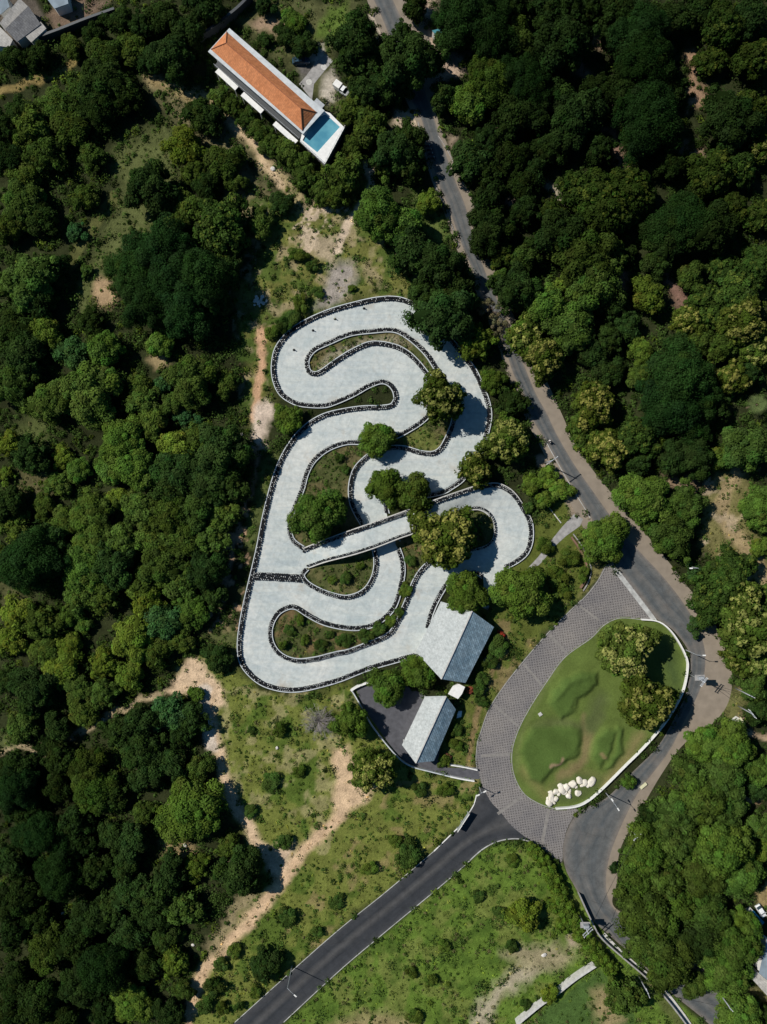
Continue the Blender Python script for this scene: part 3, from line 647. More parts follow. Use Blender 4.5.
# species: geometry, colour, name, look
SP = {
 'F': ('fine', (.022, .054, .013), 'feathery_tree', 'dark feathery-crowned tree'),
 'D': ('broad', (.028, .054, .013), 'broadleaf_tree', 'dark green dense-crowned tree'),
 'M': ('broad', (.058, .096, .018), 'broadleaf_tree', 'mid green bushy tree'),
 'G': ('round', (.072, .126, .020), 'round_tree', 'fresh green rounded tree'),
 'Y': ('broad', (.098, .145, .020), 'broadleaf_tree', 'yellowish green tree'),
 'B': ('broad', (.036, .086, .026), 'broadleaf_tree', 'bluish green leafy tree'),
 'T': ('teak', (.066, .098, .016), 'flowering_tree', 'green tree with cream flowers'),
 'K': ('teak2', (.046, .080, .015), 'coarse_leaved_tree', 'dark coarse-leaved tree'),
 'R': ('sparse', (.16, .15, .08), 'dry_tree', 'thin half-bare olive tree'),
}
TREES = '''
13 58 12 D|39 56 12 D|71 46 11 M|105 55 16 M|132 48 14 M|82 93 17 M|104 82 22 D|20 113 14 D|32 128 18 M|55 105 15 M|72 128 18 M|97 108 20 D|128 95 16 D|5 128 14 D|10 157 15 D|45 155 18 M
25 182 16 M|92 157 13 M|85 197 12 M|22 203 20 M|42 218 15 D|8 228 14 M|151 188 22 D|185 148 18 Y|196 172 14 M|172 58 20 D|152 60 13 D|187 36 18 D|165 18 16 D|122 20 12 D|92 35 10 D|105 18 8 D|142 25 12 D
200 115 16 D|224 163 17 M|206 184 14 D|235 182 10 M|188 209 16 M|222 226 26 K|180 218 13 M|260 223 14 M|282 203 11 D|160 252 28 F|136 272 24 F|172 280 30 F|146 303 24 F|186 306 26 F|204 276 25 F|214 303 18 D|225 268 16 D|239 243 11 D
76 232 9 B|31 280 24 M|6 284 15 M|54 268 14 D|22 308 12 D|40 304 15 D|86 270 6 M|47 332 15 Y|16 328 18 D|91 322 13 D|73 353 16 B|104 350 17 G|22 356 20 D|12 384 20 M|91 392 27 M|50 402 20 M|160 343 13 G|141 387 13 M|160 386 9 B|192 380 22 M|172 404 12 M
226 384 12 M|234 380 8 D|143 402 15 M|153 422 15 M|184 417 9 B|196 421 7 B|122 441 22 G|133 466 22 G|110 468 15 G|176 446 16 Y|198 438 16 M|222 450 24 D|180 472 23 D|210 476 24 D|172 491 18 D|228 486 18 D|233 466 12 D
140 510 18 M|117 500 12 Y|93 511 20 M|169 516 20 M|197 509 20 M|221 516 17 M|153 537 18 M|184 540 20 M|210 538 18 M|96 540 20 M|122 542 18 M|10 444 12 Y|31 457 17 D|63 457 11 Y|78 470 12 G|57 484 12 M|5 475 8 Y|10 504 16 D|13 524 15 M|44 506 12 M|65 522 14 M
29 562 28 F|49 541 17 D|84 570 22 G|112 567 20 D|162 567 20 M|183 580 18 M|143 588 16 M|104 594 17 M|206 571 19 D|214 594 13 D|190 613 18 G|146 600 16 Y|164 621 18 B|133 638 20 Y|104 663 14 Y|130 676 14 Y|155 652 15 M|83 624 9 G|65 618 10 G|70 648 13 Y|104 694 14 M|78 688 14 M
216 657 13 D|196 694 8 G|167 714 18 B|190 720 17 D|143 720 18 D|120 730 17 D|16 614 15 Y|42 622 18 M|10 642 14 Y|80 598 16 M|34 690 20 D|23 724 17 M|62 668 16 Y|83 712 15 M|58 727 13 D|8 680 12 D|16 770 18 D|89 768 19 M|60 760 18 D|143 748 19 D|182 733 14 D|150 771 18 D|172 763 16 D|45 650 14 M|178 640 14 M|50 745 12 D
191 811 30 G|199 768 13 M|112 792 16 D|144 814 12 M|113 836 15 D|132 842 17 D|240 872 21 D|228 847 11 M|196 867 13 Y|170 874 17 D|157 895 18 D|94 790 22 G|16 790 20 F|60 788 14 D|23 814 15 D|39 835 21 F|75 822 16 D|60 876 22 F|18 898 20 D|10 860 16 D|152 915 17 D
182 908 18 M|130 895 18 D|110 908 16 D|91 918 19 D|47 948 20 M|74 945 18 D|102 968 22 F|78 986 19 D|39 1002 20 D|62 1018 16 D|16 984 17 D|3 1014 14 D|133 1004 19 G|174 962 14 Y|165 938 13 D|105 1012 16 D|168 1012 14 D|183 990 10 M|146 965 15 D|16 930 16 D|130 935 16 D|95 870 17 D|40 918 14 D|80 845 14 D|125 868 14 D
415 8 12 D|468 16 27 F|490 34 24 F|512 10 17 D|515 46 22 M|403 32 10 D|410 62 26 D|402 84 13 D|443 97 13 D|468 104 18 G|492 80 22 G|518 78 22 F|532 86 20 F|530 114 20 D|510 120 18 D|562 46 26 D|548 14 17 D|570 12 16 D|588 10 16 D|577 114 24 D|445 40 12 D
470 162 18 D|490 174 14 D|408 140 16 D|406 156 18 D|414 173 11 D|514 158 15 D|532 172 14 D|577 190 18 K|522 184 15 D|488 202 17 D|548 150 16 D|560 140 16 D|490 140 15 D|553 95 14 D|600 88 14 D
641 35 26 F|646 60 26 F|618 10 18 D|649 119 32 F|620 95 16 D|722 27 20 K|712 60 15 K|754 60 18 K|748 20 18 D|730 121 26 D|756 108 15 K|711 173 22 K|738 168 17 K|760 150 14 T|590 196 22 K|630 196 24 K|681 224 28 F|663 240 20 D|711 229 22 D|760 216 16 K|733 210 16 K|700 10 16 D|676 20 16 D|672 90 14 D|600 150 14 D|670 165 14 D
490 230 20 D|482 245 13 D|502 254 13 K|525 211 15 D|525 258 14 M|515 290 21 D|499 282 11 G|491 310 13 R|499 328 11 R|554 214 14 K|606 212 26 K|630 203 20 K|564 237 25 D|584 256 28 M|596 281 26 M|546 305 20 G|562 285 8 Y|572 331 23 M|525 336 18 T|543 358 19 T|627 328 14 D|640 352 13 Y|648 296 16 Y|627 256 10 D|592 352 16 D|476 342 17 Y|613 305 16 D|610 340 15 D|658 262 14 D
702 298 14 K|690 276 13 M|687 322 15 T|736 293 20 K|756 266 19 K|741 324 21 T|756 350 17 T|697 343 14 M|678 376 32 F|700 395 22 F|731 378 17 T|724 346 15 K|641 375 13 M|595 396 16 T|610 372 14 D|722 268 14 K|710 315 14 K|715 405 14 D|748 375 12 D
593 408 22 T|671 408 30 F|690 428 20 F|606 448 21 T|637 438 21 K|583 430 17 K|660 432 12 Y|692 458 21 D|720 458 12 Y|747 448 23 M|670 458 16 D|645 499 26 G|684 505 21 M|671 537 22 M|760 508 19 G|605 539 24 G|729 572 22 K|760 547 10 Y|695 572 9 D|640 462 12 D
722 586 22 K|710 606 19 K|750 628 28 T|757 657 20 T|738 657 16 T|753 688 13 M|758 712 12 D|740 600 20 T|767 600 16 K
705 745 18 G|733 745 20 G|690 776 20 M|724 776 22 M|756 770 15 G|676 812 20 M|702 800 22 M|722 812 20 M|650 814 11 D|646 849 21 G|672 842 20 M|720 848 26 G|740 872 22 G|700 872 22 M|668 880 18 M|636 880 18 G|644 914 27 M|679 906 16 G|709 914 22 M|700 938 20 D|668 962 25 M|645 945 20 M|734 945 22 G|724 970 22 G|743 925 15 G|740 1016 22 G|757 828 13 M|764 848 13 Y|614 868 5 D|624 996 18 M|755 790 12 D|768 1020 14 D|695 985 12 M
440 398 24 T|377 440 18 G|288 419 15 G|317 515 25 G|386 487 19 G|414 494 19 M|446 537 31 T|475 470 17 T|507 440 23 T|444 318 27 D|425 296 17 D|458 292 17 D|493 381 12 G|514 402 15 D|522 593 26 G|467 597 22 G|388 687 19 G|418 672 18 G|351 722 18 G|372 769 22 T|379 214 23 G|346 172 18 M|396 152 19 D|404 226 18 G|428 203 11 Y|412 252 22 D|438 265 21 D|448 286 16 D|335 197 12 M|306 177 13 M|320 190 11 M|288 152 13 M|269 145 10 M
205 8 17 D|289 16 8 G|296 24 11 G|286 36 11 D|304 46 11 D|265 39 7 D|265 5 9 D|356 44 23 D|368 64 18 D|384 54 16 D|362 91 13 D|352 110 14 M|382 88 17 D|352 148 11 M|370 126 17 M|386 170 9 M|219 96 9 M|233 107 10 M|247 118 10 M|259 131 10 M|272 142 10 M|288 152 10 M|304 161 10 M|210 118 14 D|234 161 10 M
625 650 28 C|646 702 27 T|523 914 15 Y|265 965 15 D|629 782 7 G|620 40 18 D
'''
SP['C'] = ('teak', (.090, .125, .022), 'flowering_tree', 'pale cream-flowered tree')
HAND = {
 (440,398): 'cream-flowered tree inside the upper hairpins of the kart track', (377,440): 'green conical tree between two upper bends of the kart track',
 (288,419): 'bright round tree outside the notch on the left of the track', (317,515): 'large bright round tree on the green left of the track bridge',
 (386,487): 'bright green tree just above the north side of the track bridge', (414,494): 'mid green tree hiding the north parapet of the bridge',
 (446,537): 'big cream-speckled tree overhanging the east end of the bridge', (475,470): 'speckled tree between the track and the larger flowering tree',
 (507,440): 'yellow-flowered tree between the track and the main road', (444,318): 'dark wide tree overhanging the top right bend of the track',
 (493,381): 'small bright tree against the track barrier near the road', (522,593): 'big green tree between the right loop and the paved ring',
 (467,597): 'green tree beside the top end of the larger pale roof', (388,687): 'bright tree between the track and the dark car park',
 (418,672): 'bright tree touching the lower end of the larger pale roof', (351,722): 'light green tree on the left edge of the car park',
 (372,769): 'coarse-leaved tree at the end of the dirt track by the car park', (625,650): 'cream-flowered tree on the oval lawn',
 (646,702): 'green speckled tree on the oval lawn beside the white wall', (523,914): 'lone yellowish tree in the middle of the south field',
 (265,965): 'dark low tree beside the dirt path near the side road', (191,810): 'large round green tree at the bend of the pale path',
 (605,539): 'green round tree between the paved ring and the main road', (645,499): 'bright round tree right of the main road',
 (671,537): 'round tree right of the main road below a brighter one', (240,872): 'dark green tree where the two dirt paths meet',
 (629,782): 'small tree on the verge between white wall and road', (624,996): 'spreading tree beside the white block wall at the bottom',
 (693,630): '', (379,214): 'broad green tree beside the pale path above the track', (346,172): 'green tree below the swimming pool terrace',
 (396,152): 'dark tree beside the row of parked motorcycles', (678,376): 'widest dark feathery tree in the right-hand forest',
}
ZONES = [('by the grey-roofed houses',40,70),('west of the orange-roofed villa',140,70),('on the slope below the villa',245,140),('at the left edge above the clearing',30,170),
 ('beside the upper left clearing',150,190),('left of the pale rubble heap',190,280),('left of the bare earth patch',50,300),('in the wood west of the hairpins',190,390),('at the left edge beside the hairpins',70,400),
 ('in the wood west of the track bridge',190,500),('at the left edge level with the bridge',50,500),('west of the bottom bend of the track',180,610),('at the left edge above the thin dirt lane',50,660),
 ('between the thin lane and the pale path',150,730),('at the left edge below the thin lane',50,780),('west of the fork in the dirt path',180,870),('in the dark wood at bottom left',60,930),('at the bottom edge beside the dirt path',150,985),
 ('around the villa garden',290,30),('by the road at the top',380,60),('beside the road right of the villa',460,130),('in the dark forest at the top right',640,60),('at the top right corner',740,60),('in the top middle of the forest',540,60),
 ('between the road and forest clearings',510,230),('in the middle of the right forest',610,230),('at the right edge above the palm',735,240),('by the road above the motorcycle',570,340),('left of the palm',680,390),
 ('by the road opposite the track',620,450),('around the dry clearing on the right',730,490),('above the road junction poles',735,620),('in the tree mass right of the junction',700,790),('in the tree mass by the lower road',690,920),
 ('at the bottom right corner',740,1000),('between the track and the villa',370,200),('above the top right bend of the track',440,260),('beside the track near the road',500,400)]
def ordinal(i): return ['first','second','third','fourth','fifth','sixth','seventh','eighth'][i]

tree_list = []
for row in TREES.replace('\n', '|').split('|'):
    if row.strip():
        a = row.split(); tree_list.append((float(a[0]), float(a[1]), float(a[2]), a[3]))
buckets = {}
rt = random.Random(5)
n_made = 0
for px, py, r, sp in tree_list:
    geo, colr, nm, look = SP[sp]
    Rm = r * S * (.97 if (240 < px < 700 and 370 < py < 780 and r > 14) else 1.05)
    cls = 'L' if Rm > 4.9 else 'M' if Rm > 2.4 else 'S'
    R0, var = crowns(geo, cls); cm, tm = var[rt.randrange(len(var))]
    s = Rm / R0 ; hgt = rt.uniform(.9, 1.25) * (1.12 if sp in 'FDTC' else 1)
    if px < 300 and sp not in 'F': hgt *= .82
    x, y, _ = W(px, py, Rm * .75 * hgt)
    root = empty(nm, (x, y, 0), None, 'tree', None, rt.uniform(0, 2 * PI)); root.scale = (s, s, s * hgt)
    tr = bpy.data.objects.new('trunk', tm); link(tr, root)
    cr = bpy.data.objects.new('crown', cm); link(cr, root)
    # crowns darkened in the north-east and south-west woods, vignette and shade painted in
    f = rt.uniform(.8, 1.22); w = rt.uniform(-.08, .08)
    if px < 260 and 240 < py < 720: f *= 1.18
    if px > 480 and py < 260: f *= .66
    if px < 110 and py > 740: f *= .72
    if px < 240 and py < 330 and sp in 'DF': f *= .85
    cr.color = (colr[0] * f * (1 + w), colr[1] * f, colr[2] * f * (1 - w), 1)
    key = None
    for hk, hl in HAND.items():
        if abs(hk[0] - px) <= 2 and abs(hk[1] - py) <= 2: key = hl
    if key: root['label'] = key
    else:
        zn = min(ZONES, key=lambda z: (z[1] - px) ** 2 + (z[2] - py) ** 2)[0]
        size = 'large ' if r >= 22 else 'small ' if r <= 13 else ''
        buckets.setdefault((size + look, zn), []).append((py, root))
for (look, zn), L in buckets.items():
    L.sort(key=lambda t: t[0]); n = len(L)
    for i, (_, root) in enumerate(L):
        if n == 1: root['label'] = f'{look} {zn}'
        elif n == 2: root['label'] = f'{look} {zn}, ' + ('upper' if i == 0 else 'lower') + ' one'
        elif n <= 6: root['label'] = f'{look} {zn}, ' + ('topmost' if i == 0 else 'lowest' if i == n - 1 else ordinal(i) + ' from top')
        else: root['label'] = f'{look} {zn}'
        root['group'] = 'trees ' + zn

# shrubs, one by one
SHRUBS = '''252 730 4 D|272 782 7 D|299 771 5 M|284 842 9 D|250 812 6 D|280 730 6 M|407 854 10 D|370 869 7 M|336 902 6 D|317 932 6 D|287 917 7 D
512 861 5 M|478 897 5 D|444 946 6 M|512 945 5 D|412 973 5 M|431 980 6 M|415 1017 6 M|526 1005 5 D|549 993 9 Y|499 912 6 D
482 680 6 D|478 691 6 D|496 646 8 D|491 662 6 D|455 745 6 M|457 730 5 D|444 761 5 M|481 701 5 D|555 575 8 M|570 558 8 M|583 574 6 M|560 590 7 M|545 545 7 M|535 572 6 M|532 484 11 G|548 477 10 G|560 490 11 G|545 500 10 G|528 508 6 D|470 655 4 D
290 318 8 D|300 303 7 M|272 333 6 M|283 325 7 D|298 254 7 M|312 266 5 D|318 292 5 D|352 288 4 G
345 578 5 D|332 580 4 M|360 566 4 M|290 630 5 D|305 640 5 M|320 645 5 D|345 640 6 D|365 635 6 D|378 629 6 D|390 622 5 M|283 645 5 M|330 635 4 D|405 590 5 M|410 560 5 D|340 500 5 D|345 470 4 D|340 458 4 D|400 612 4 D|300 620 4 M|395 437 0 D
213 985 8 D|220 965 7 D|205 1005 8 D|235 950 6 M|222 1008 6 M|420 790 6 D|445 790 6 M|395 840 6 M|255 992 6 M|240 1005 5 D|180 935 5 M'''
shr_b = {}
SZ = [('on the open slope below the track',300,800),('beside the dirt path near the side road',240,960),('in the south field',450,950),('between the pale roofs and the paved ring',475,700),('beside the concrete footpath',560,560),('between the right loop and the main road',545,485),
      ('on the open ground above the track',310,280),('on the teardrop green inside the lower bend',345,575),('on the long green above the bottom bend',325,635),('on the green under the bridge',405,580),('on the green north of the bridge ramp',342,480),('on the verge above the side road',410,830)]
for row in SHRUBS.replace('\n', '|').split('|'):
    if not row.strip(): continue
    a = row.split(); px, py, r, sp = float(a[0]), float(a[1]), float(a[2]), a[3]
    if r < 1: continue
    geo, colr, nm, look = SP[sp]; Rm = r * S
    R0, var = crowns('bush' if geo != 'round' else geo, 'S'); cm, tm = var[rt.randrange(len(var))]; s = Rm / R0
    x, y, _ = W(px, py, Rm * .6)
    root = empty('shrub', (x, y, 0), None, 'shrub', None, rt.uniform(0, 6.28)); root.scale = (s, s, s * rt.uniform(.8, 1.1))
    link(bpy.data.objects.new('stem', tm), root); cr = link(bpy.data.objects.new('foliage', cm), root)
    f = rt.uniform(.9, 1.5) * (1.35 if sp == 'D' else 1); root.scale = (s * rt.uniform(.8, 1.25), s * rt.uniform(.8, 1.25), s * rt.uniform(.6, 1.0)); cr.color = (colr[0] * f * 1.12, colr[1] * f, colr[2] * f * .9, 1)
    zn = min(SZ, key=lambda z: (z[1] - px) ** 2 + (z[2] - py) ** 2)[0]
    lk = {'D': 'dark green', 'M': 'mid green', 'G': 'bright green', 'Y': 'yellowish'}[sp] + (' low' if r <= 5 else ' wide') + ' shrub'
    shr_b.setdefault((lk, zn), []).append((py, root))
for (look, zn), L in shr_b.items():
    L.sort(key=lambda t: t[0]); n = len(L)
    for i, (_, root) in enumerate(L):
        root['label'] = f'{look} {zn}' + ('' if n == 1 else ', ' + ('upper' if i == 0 else 'lower') + ' one' if n == 2 else ', ' + ('topmost' if i == 0 else 'lowest' if i == n - 1 else ordinal(i) + ' from top') if n <= 8 else '')
        root['group'] = 'shrubs ' + zn
# hedge bushes along the field, red-flowered shrubs, small lobed verge tree
HB = [(535,851,8),(543,861,8),(549,872,9),(555,884,9),(560,896,9),(566,908,9),(573,921,9),(581,934,9),(590,946,9),(600,957,9),(553,905,8),(562,925,8),(530,846,5),(610,968,8)]
R0, var = crowns('round', 'S')
for i, (px, py, r) in enumerate(HB):
    x, y, _ = W(px, py, r * S * .6); s = r * S / R0; cm, tm = var[i % 2]
    root = empty('hedge_bush', (x, y, 0), 'yellow-green bush in the hedge between south field and road' + (', the uppermost' if i == 12 else ', the lowest' if i == 13 else f', {ordinal(i)} from top' if i < 8 else ' near its lower end' if i < 10 else ' on its inner side'), 'bush', 'hedge along the south field', i * 1.3)
    root.scale = (s, s, s); link(bpy.data.objects.new('stem', tm), root); cr = link(bpy.data.objects.new('foliage', cm), root); cr.color = (.085, .135, .018, 1)
for i, (px, py, r, c, lab) in enumerate([(501,635,4,(.34,.05,.03),'red-flowered shrub at the corner of the larger pale roof'), (470,690,4,(.25,.07,.04),'reddish shrub right of the small white lean-to roof'), (448,757,3.5,(.20,.09,.05),'brownish shrub at the lower end of the smaller pale roof')]):
    x, y, _ = W(px, py, .6); s = r * S / R0; cm, tm = var[i % 2]
    root = empty('flowering_shrub', (x, y, 0), lab, 'shrub'); root.scale = (s, s, s * .8)
    link(bpy.data.objects.new('stem', tm), root); cr = link(bpy.data.objects.new('foliage', cm), root); cr.color = (*c, 1)
root = empty('lobed_tree', (*P2(692, 628, 2.0), 0), 'small tree of separate leaf balls on the roadside verge', 'tree')
mb = MB(); mb.tube([(0, 0, 0), (0, .1, 1.2), (.2, 0, 3)], [.14, .12, .05], 6)
for dx, dy, r, z in ((.2, 1.6, 1.35, 3.0), (-.6, 0, .95, 2.4), (.7, -1.2, .95, 2.3), (1.6, .4, .8, 2.1), (1.0, -2.3, .7, 1.6)):
    mb.tube([(.1, 0, 1.1), (dx * .6, dy * .6, z * .6), (dx, dy, z * .8)], [.07, .05, .03], 5)
    s = r / R0; c = bpy.data.objects.new('crown', var[0][0]); link(c, root); c.location = (dx, dy, z - r * .6); c.scale = (s, s, s); c.color = (.045, .085, .022, 1)
mb.build('trunk', M['bark'], root)
# bare grey tree on the slope
root = empty('bare_tree', (*P2(318, 722, 1.5), 0), 'leafless grey spreading tree on the slope below the track', 'tree')
g = random.Random(3); mb = MB(); mb.tube([(0, 0, 0), (0, 0, .8), (.2, .1, 1.5)], [.2, .16, .12], 7); mb.build('trunk', M['palerock'], root)
mb = MB()
for i in range(80):
    a = g.uniform(0, 6.28); l = g.uniform(1.5, 5.0); b = Vector((.2, .1, g.uniform(.5, 1.5))); m = b + Vector((math.cos(a) * l * .5, math.sin(a) * l * .5, g.uniform(.5, 1.8)))
    a2 = a + g.uniform(-.7, .7); e = m + Vector((math.cos(a2) * l * .5, math.sin(a2) * l * .5, g.uniform(-.2, 1.0))); mb.tube([b, m, e], [.045, .03, .012], 3)
    for k in range(16):
        t = g.uniform(.35, 1); q = b.lerp(m, t * 2) if t < .5 else m.lerp(e, t * 2 - 1); aa = a + g.uniform(-1.8, 1.8); ll = g.uniform(.3, 1.1)
        mb.tube([q, q + Vector((math.cos(aa) * ll, math.sin(aa) * ll, g.uniform(-.1, .7)))], [.022, .01], 3)
mb.build('branches', m_plain('grey_twigs', (.30, .27, .26), .95, .2, 3), root)
# palm
root = empty('palm_tree', (*P2(757, 405, 5), 0), 'pale fan-leaved palm at the right edge of the forest', 'tree')
mb = MB(); mb.tube([(0, 0, 0), (.1, 0, 2.5), (0, .1, 5)], [.28, .2, .18], 8); mb.build('trunk', M['bark'], root)
vs, fs, cs = [], [], []
for i in range(15):
    a = i * 2.4; tilt = .25 + .75 * (i / 15); l = 2.9
    d = np.array([math.cos(a), math.sin(a), 0]); sd = np.array([-d[1], d[0], 0]); p0 = np.array([0, .1, 5.0])
    for j in range(-3, 4):
        dd = d * math.cos(j * .13) + sd * math.sin(j * .13); tip = p0 + dd * l * (1 - .02 * j * j) + np.array([0, 0, (1 - tilt * 1.5) * 1.0])
        mid = p0 + dd * l * .55 + np.array([0, 0, .55 * (1 - tilt) + .25]); w = sd * .07; k = len(vs)
        vs += [p0 + d * .3, mid - w, tip, mid + w]; fs.append((k, k + 1, k + 2, k + 3)); cs += [[1, 1, 1]] * 4
cr = mesh_np('crown', vs, fs, M['leaf'], root, np.array(cs) * .9); cr.color = (.16, .21, .075, 1)

# ------------------------------------------------------------------ undergrowth and weeds (uncountable)
def lookup(A, x, y):
    i = np.clip(np.searchsorted(xs, x), 0, len(xs) - 1); j = np.clip(np.searchsorted(ys, y), 0, len(ys) - 1); return A[j, i]
def scatter(name, n, field, thr, rad, leaves, size, colf, label, seed, tall=.5):
    g = np.random.default_rng(seed); x = g.uniform(-101, 101, n); y = g.uniform(-133, 133, n)
    f = lookup(field, x, y); keep = g.uniform(size=n) < f * thr; x, y = x[keep], y[keep]; m = len(x)
    px = x / S + 383.5; py = 512 - y / S
    cl = fbm(px, py, 18, seed + 9)
    R = rad * g.uniform(.5, 1.4, m) * (1 + .6 * cl)
    base = colf(x, y, g, m, cl)
    cc = np.repeat(np.c_[x, y, np.zeros(m)], leaves, 0); RR = np.repeat(R, leaves); N = m * leaves
    d = g.normal(size=(N, 3)); d[:, 2] = np.abs(d[:, 2]) * .9; d /= np.linalg.norm(d, axis=1)[:, None]
    p = cc + d * RR[:, None] * g.uniform(.4, 1, (N, 1)) * np.array([1, 1, tall * 1.6]) + np.array([0, 0, .05])
    nrm = d + np.array([0, 0, .5]) + g.normal(size=(N, 3)) * .4
    col = np.repeat(base, leaves, 0) * g.uniform(.7, 1.3, (N, 1))
    v, f, c = leaf_quads(p, nrm, size * g.uniform(.6, 1.3, N), col, .7, g)
    o = mesh_np(name, v, f, M['leaf'], None, c); tag(o, label, 'plants', None, 'stuff'); return o
def col_under(x, y, g, m, cl):
    b = np.array([.046, .080, .018]) * g.uniform(.5, 1.5, (m, 1)); t = (g.uniform(size=(m, 1)) < .12)
    b = np.where(t, b * np.array([1.9, 1.6, 1.0]), b)
    px = x / S + 383.5; py = 512 - y / S
    dk = ((px > 480) & (py < 260)) | ((px < 110) & (py > 740)); b[dk] *= .65  # undergrowth darkened there as well, shade put into its leaf colour
    return b
def col_weed(x, y, g, m, cl):
    gc = lookup(GCOL, x, y); b = gc * .75 + np.array([.060, .105, .018]) * .4
    b = b * g.uniform(.6, 1.5, (m, 1)); t = g.uniform(size=(m, 1)); return np.where(t < .06, b * np.array([2.2, 1.9, 1.4]), b)
scatter('undergrowth', 21000, VEG, 1.0, 1.15, 42, .24, col_under, 'dark tangled undergrowth between the forest trees', 101, .6)
scatter('weeds', 60000, TUFT, .42, .42, 12, .15, col_weed, 'weeds and tufts of grass on open ground', 202, .4)

def col_scrub(x, y, g, m, cl):
    b = np.array([.072, .128, .024]) * g.uniform(.5, 1.5, (m, 1)) * (1 + .35 * cl[:, None]); t = g.uniform(size=(m, 1))
    b = np.where(t < .18, np.array([.13, .125, .05]) * g.uniform(.7, 1.3, (m, 1)), b); return b
_PX, _PY = np.meshgrid(xs / S + 383.5, 512 - ys / S)
SCRUB = np.clip(TUFT, 0, 1.5) * np.clip((fbm(_PX, _PY, 13, 61) + .12) * 3.0, .0, 1)
for H_ in (HOLE_M, HOLE_3, HOLE_4): SCRUB = np.where(inside(np.array(H_, float), _PX, _PY) & (TUFT > .3), .9, SCRUB)
scatter('low_scrub', 46000, SCRUB, .62, .62, 24, .17, col_scrub, 'low green scrub and brushwood on open ground', 303, .55)

# ------------------------------------------------------------------ roads, track, paving
def ribbon(name, L, Rr, z, mat, step=4, label=None, sm=True):
    a = smooth(L, False, 3) if sm else np.array(L, float); b = smooth(Rr, False, 3) if sm else np.array(Rr, float)
    n = int(max(len(a), len(b)) * 1.0); a = world2(resample(a, n)); b = world2(resample(b, n)); k = 6
    V = []; UV = []; mid = (a + b) / 2; s = np.r_[0, np.cumsum(np.linalg.norm(np.diff(mid, axis=0), axis=1))]
    for i in range(n):
        for j in range(k + 1):
            t = j / k; q = a[i] * (1 - t) + b[i] * t; V.append((q[0], q[1], z)); UV.append((t, s[i]))
    F = [(i * (k + 1) + j, i * (k + 1) + j + 1, (i + 1) * (k + 1) + j + 1, (i + 1) * (k + 1) + j) for i in range(n - 1) for j in range(k)]
    V = np.array(V)
    q = V[list(F[0])]; 
    if np.cross(q[1] - q[0], q[2] - q[0])[2] < 0: F = [f[::-1] for f in F]
    o = mesh_np(name, V, F, mat); me = o.data; uv = me.uv_layers.new(name='UVMap'); UV = np.array(UV, np.float32)
    li = np.zeros(len(me.loops), np.int32); me.loops.foreach_get('vertex_index', li); uv.data.foreach_set('uv', UV[li].ravel())
    return structure(o, label)
def flat(name, loops, z, mat, holes=(), label=None, thick=0):
    vs, es, off = [], [], 0
    for L in [loops] + list(holes):
        w = world2(np.asarray(L, float)); n = len(w); vs += [Vector(p) for p in w]; es += [(off + i, off + (i + 1) % n) for i in range(n)]; off += n
    r = delaunay_2d_cdt(vs, es, [], 0, 1e-5)
    v2 = np.array([v[:] for v in r[0]]); out = np.asarray(loops, float); ow = world2(out); hw = [world2(np.asarray(h, float)) for h in holes]
    F = []
    for f in r[2]:
        c = v2[list(f)].mean(0); X = np.array([c[0]]); Y = np.array([c[1]])
        if inside(ow, X, Y)[0] and not any(inside(h, X, Y)[0] for h in hw):
            q = v2[list(f)]; ar = (q[1, 0] - q[0, 0]) * (q[2, 1] - q[0, 1]) - (q[1, 1] - q[0, 1]) * (q[2, 0] - q[0, 0]); F.append(tuple(f) if ar > 0 else tuple(f)[::-1])
    o = mesh_np(name, np.c_[v2, np.full(len(v2), z)], F, mat); return structure(o, label)

ribbon('road_shoulder', SHO_L + MSHO_L, SHO_R, .012, M['shoulder'], label='dusty tan road shoulder')
ribbon('main_road', MAIN_L, MAIN_R, .020, M['main'], label='grey asphalt main road')
ribbon('side_road', SIDE_U, SIDE_L, .016, M['side'], label='dark asphalt side road')
junction_poly = [(484,784),(476.5,796),(474,804),(470,811),(462,824),(466,862),(482,849.5),(498.6,841),(515.6,838.5),(529,841),(546,853),(560,866),(566,872),(575,860),(580,820),(560,806),(520,790)]
structure(flat('junction', smooth(junction_poly[4:12] + [(575,875),(590,850),(600,800),(560,806),(510,800),(484,784),(476.5,796),(474,804)], True, 3), .024, M['side'], label='dark asphalt mouth of the side road')) if False else None
flat('paved_ring', smooth(PAVER, True, 3), .028, M['paver'], label='grid paved ring road around the lawn')
# pale cross bands on the paving
for i, (a, b, w) in enumerate([((577,604),(600,621),2.2),((548,633),(568,655),2.6),((522,662),(544,688),2.6),((492,703),(519,727),2.6),((479,756),(512,754),3.0),((496,815),(524,795),3.0),((541,848),(549,808),3.2)]):
    a = np.array(a, float); b = np.array(b, float); d = (b - a) / np.linalg.norm(b - a); n_ = np.array([-d[1], d[0]]) * w / 2; a += d * 2; b -= d * 2
    flat('paving_band', [a - n_, b - n_, b + n_, a + n_], .034, M['strip'], label='pale concrete band across the paving')
a = np.array([(611,565),(618,569),(657,620),(652,621),(616,574)], float); flat('paving_edge', a, .034, M['kerbgrey'], label='pale concrete edge of the paving beside the road')
flat('car_park', smooth(LOT, True, 4), .024, M['lot'], label='dark asphalt car park')
flat('footpath', [(574,514),(583,519),(580,526),(566,536),(554,547),(542,562),(530,573),(525,571),(538,557),(549,543),(562,527)], .020, M['greyc'], label='grey concrete footpath from the road')
flat('driveway', [(299,84),(306,76),(318,60),(326,54),(333,61),(322,74),(314,84),(312,100)], .020, M['greyc'], label='grey driveway of the villa')
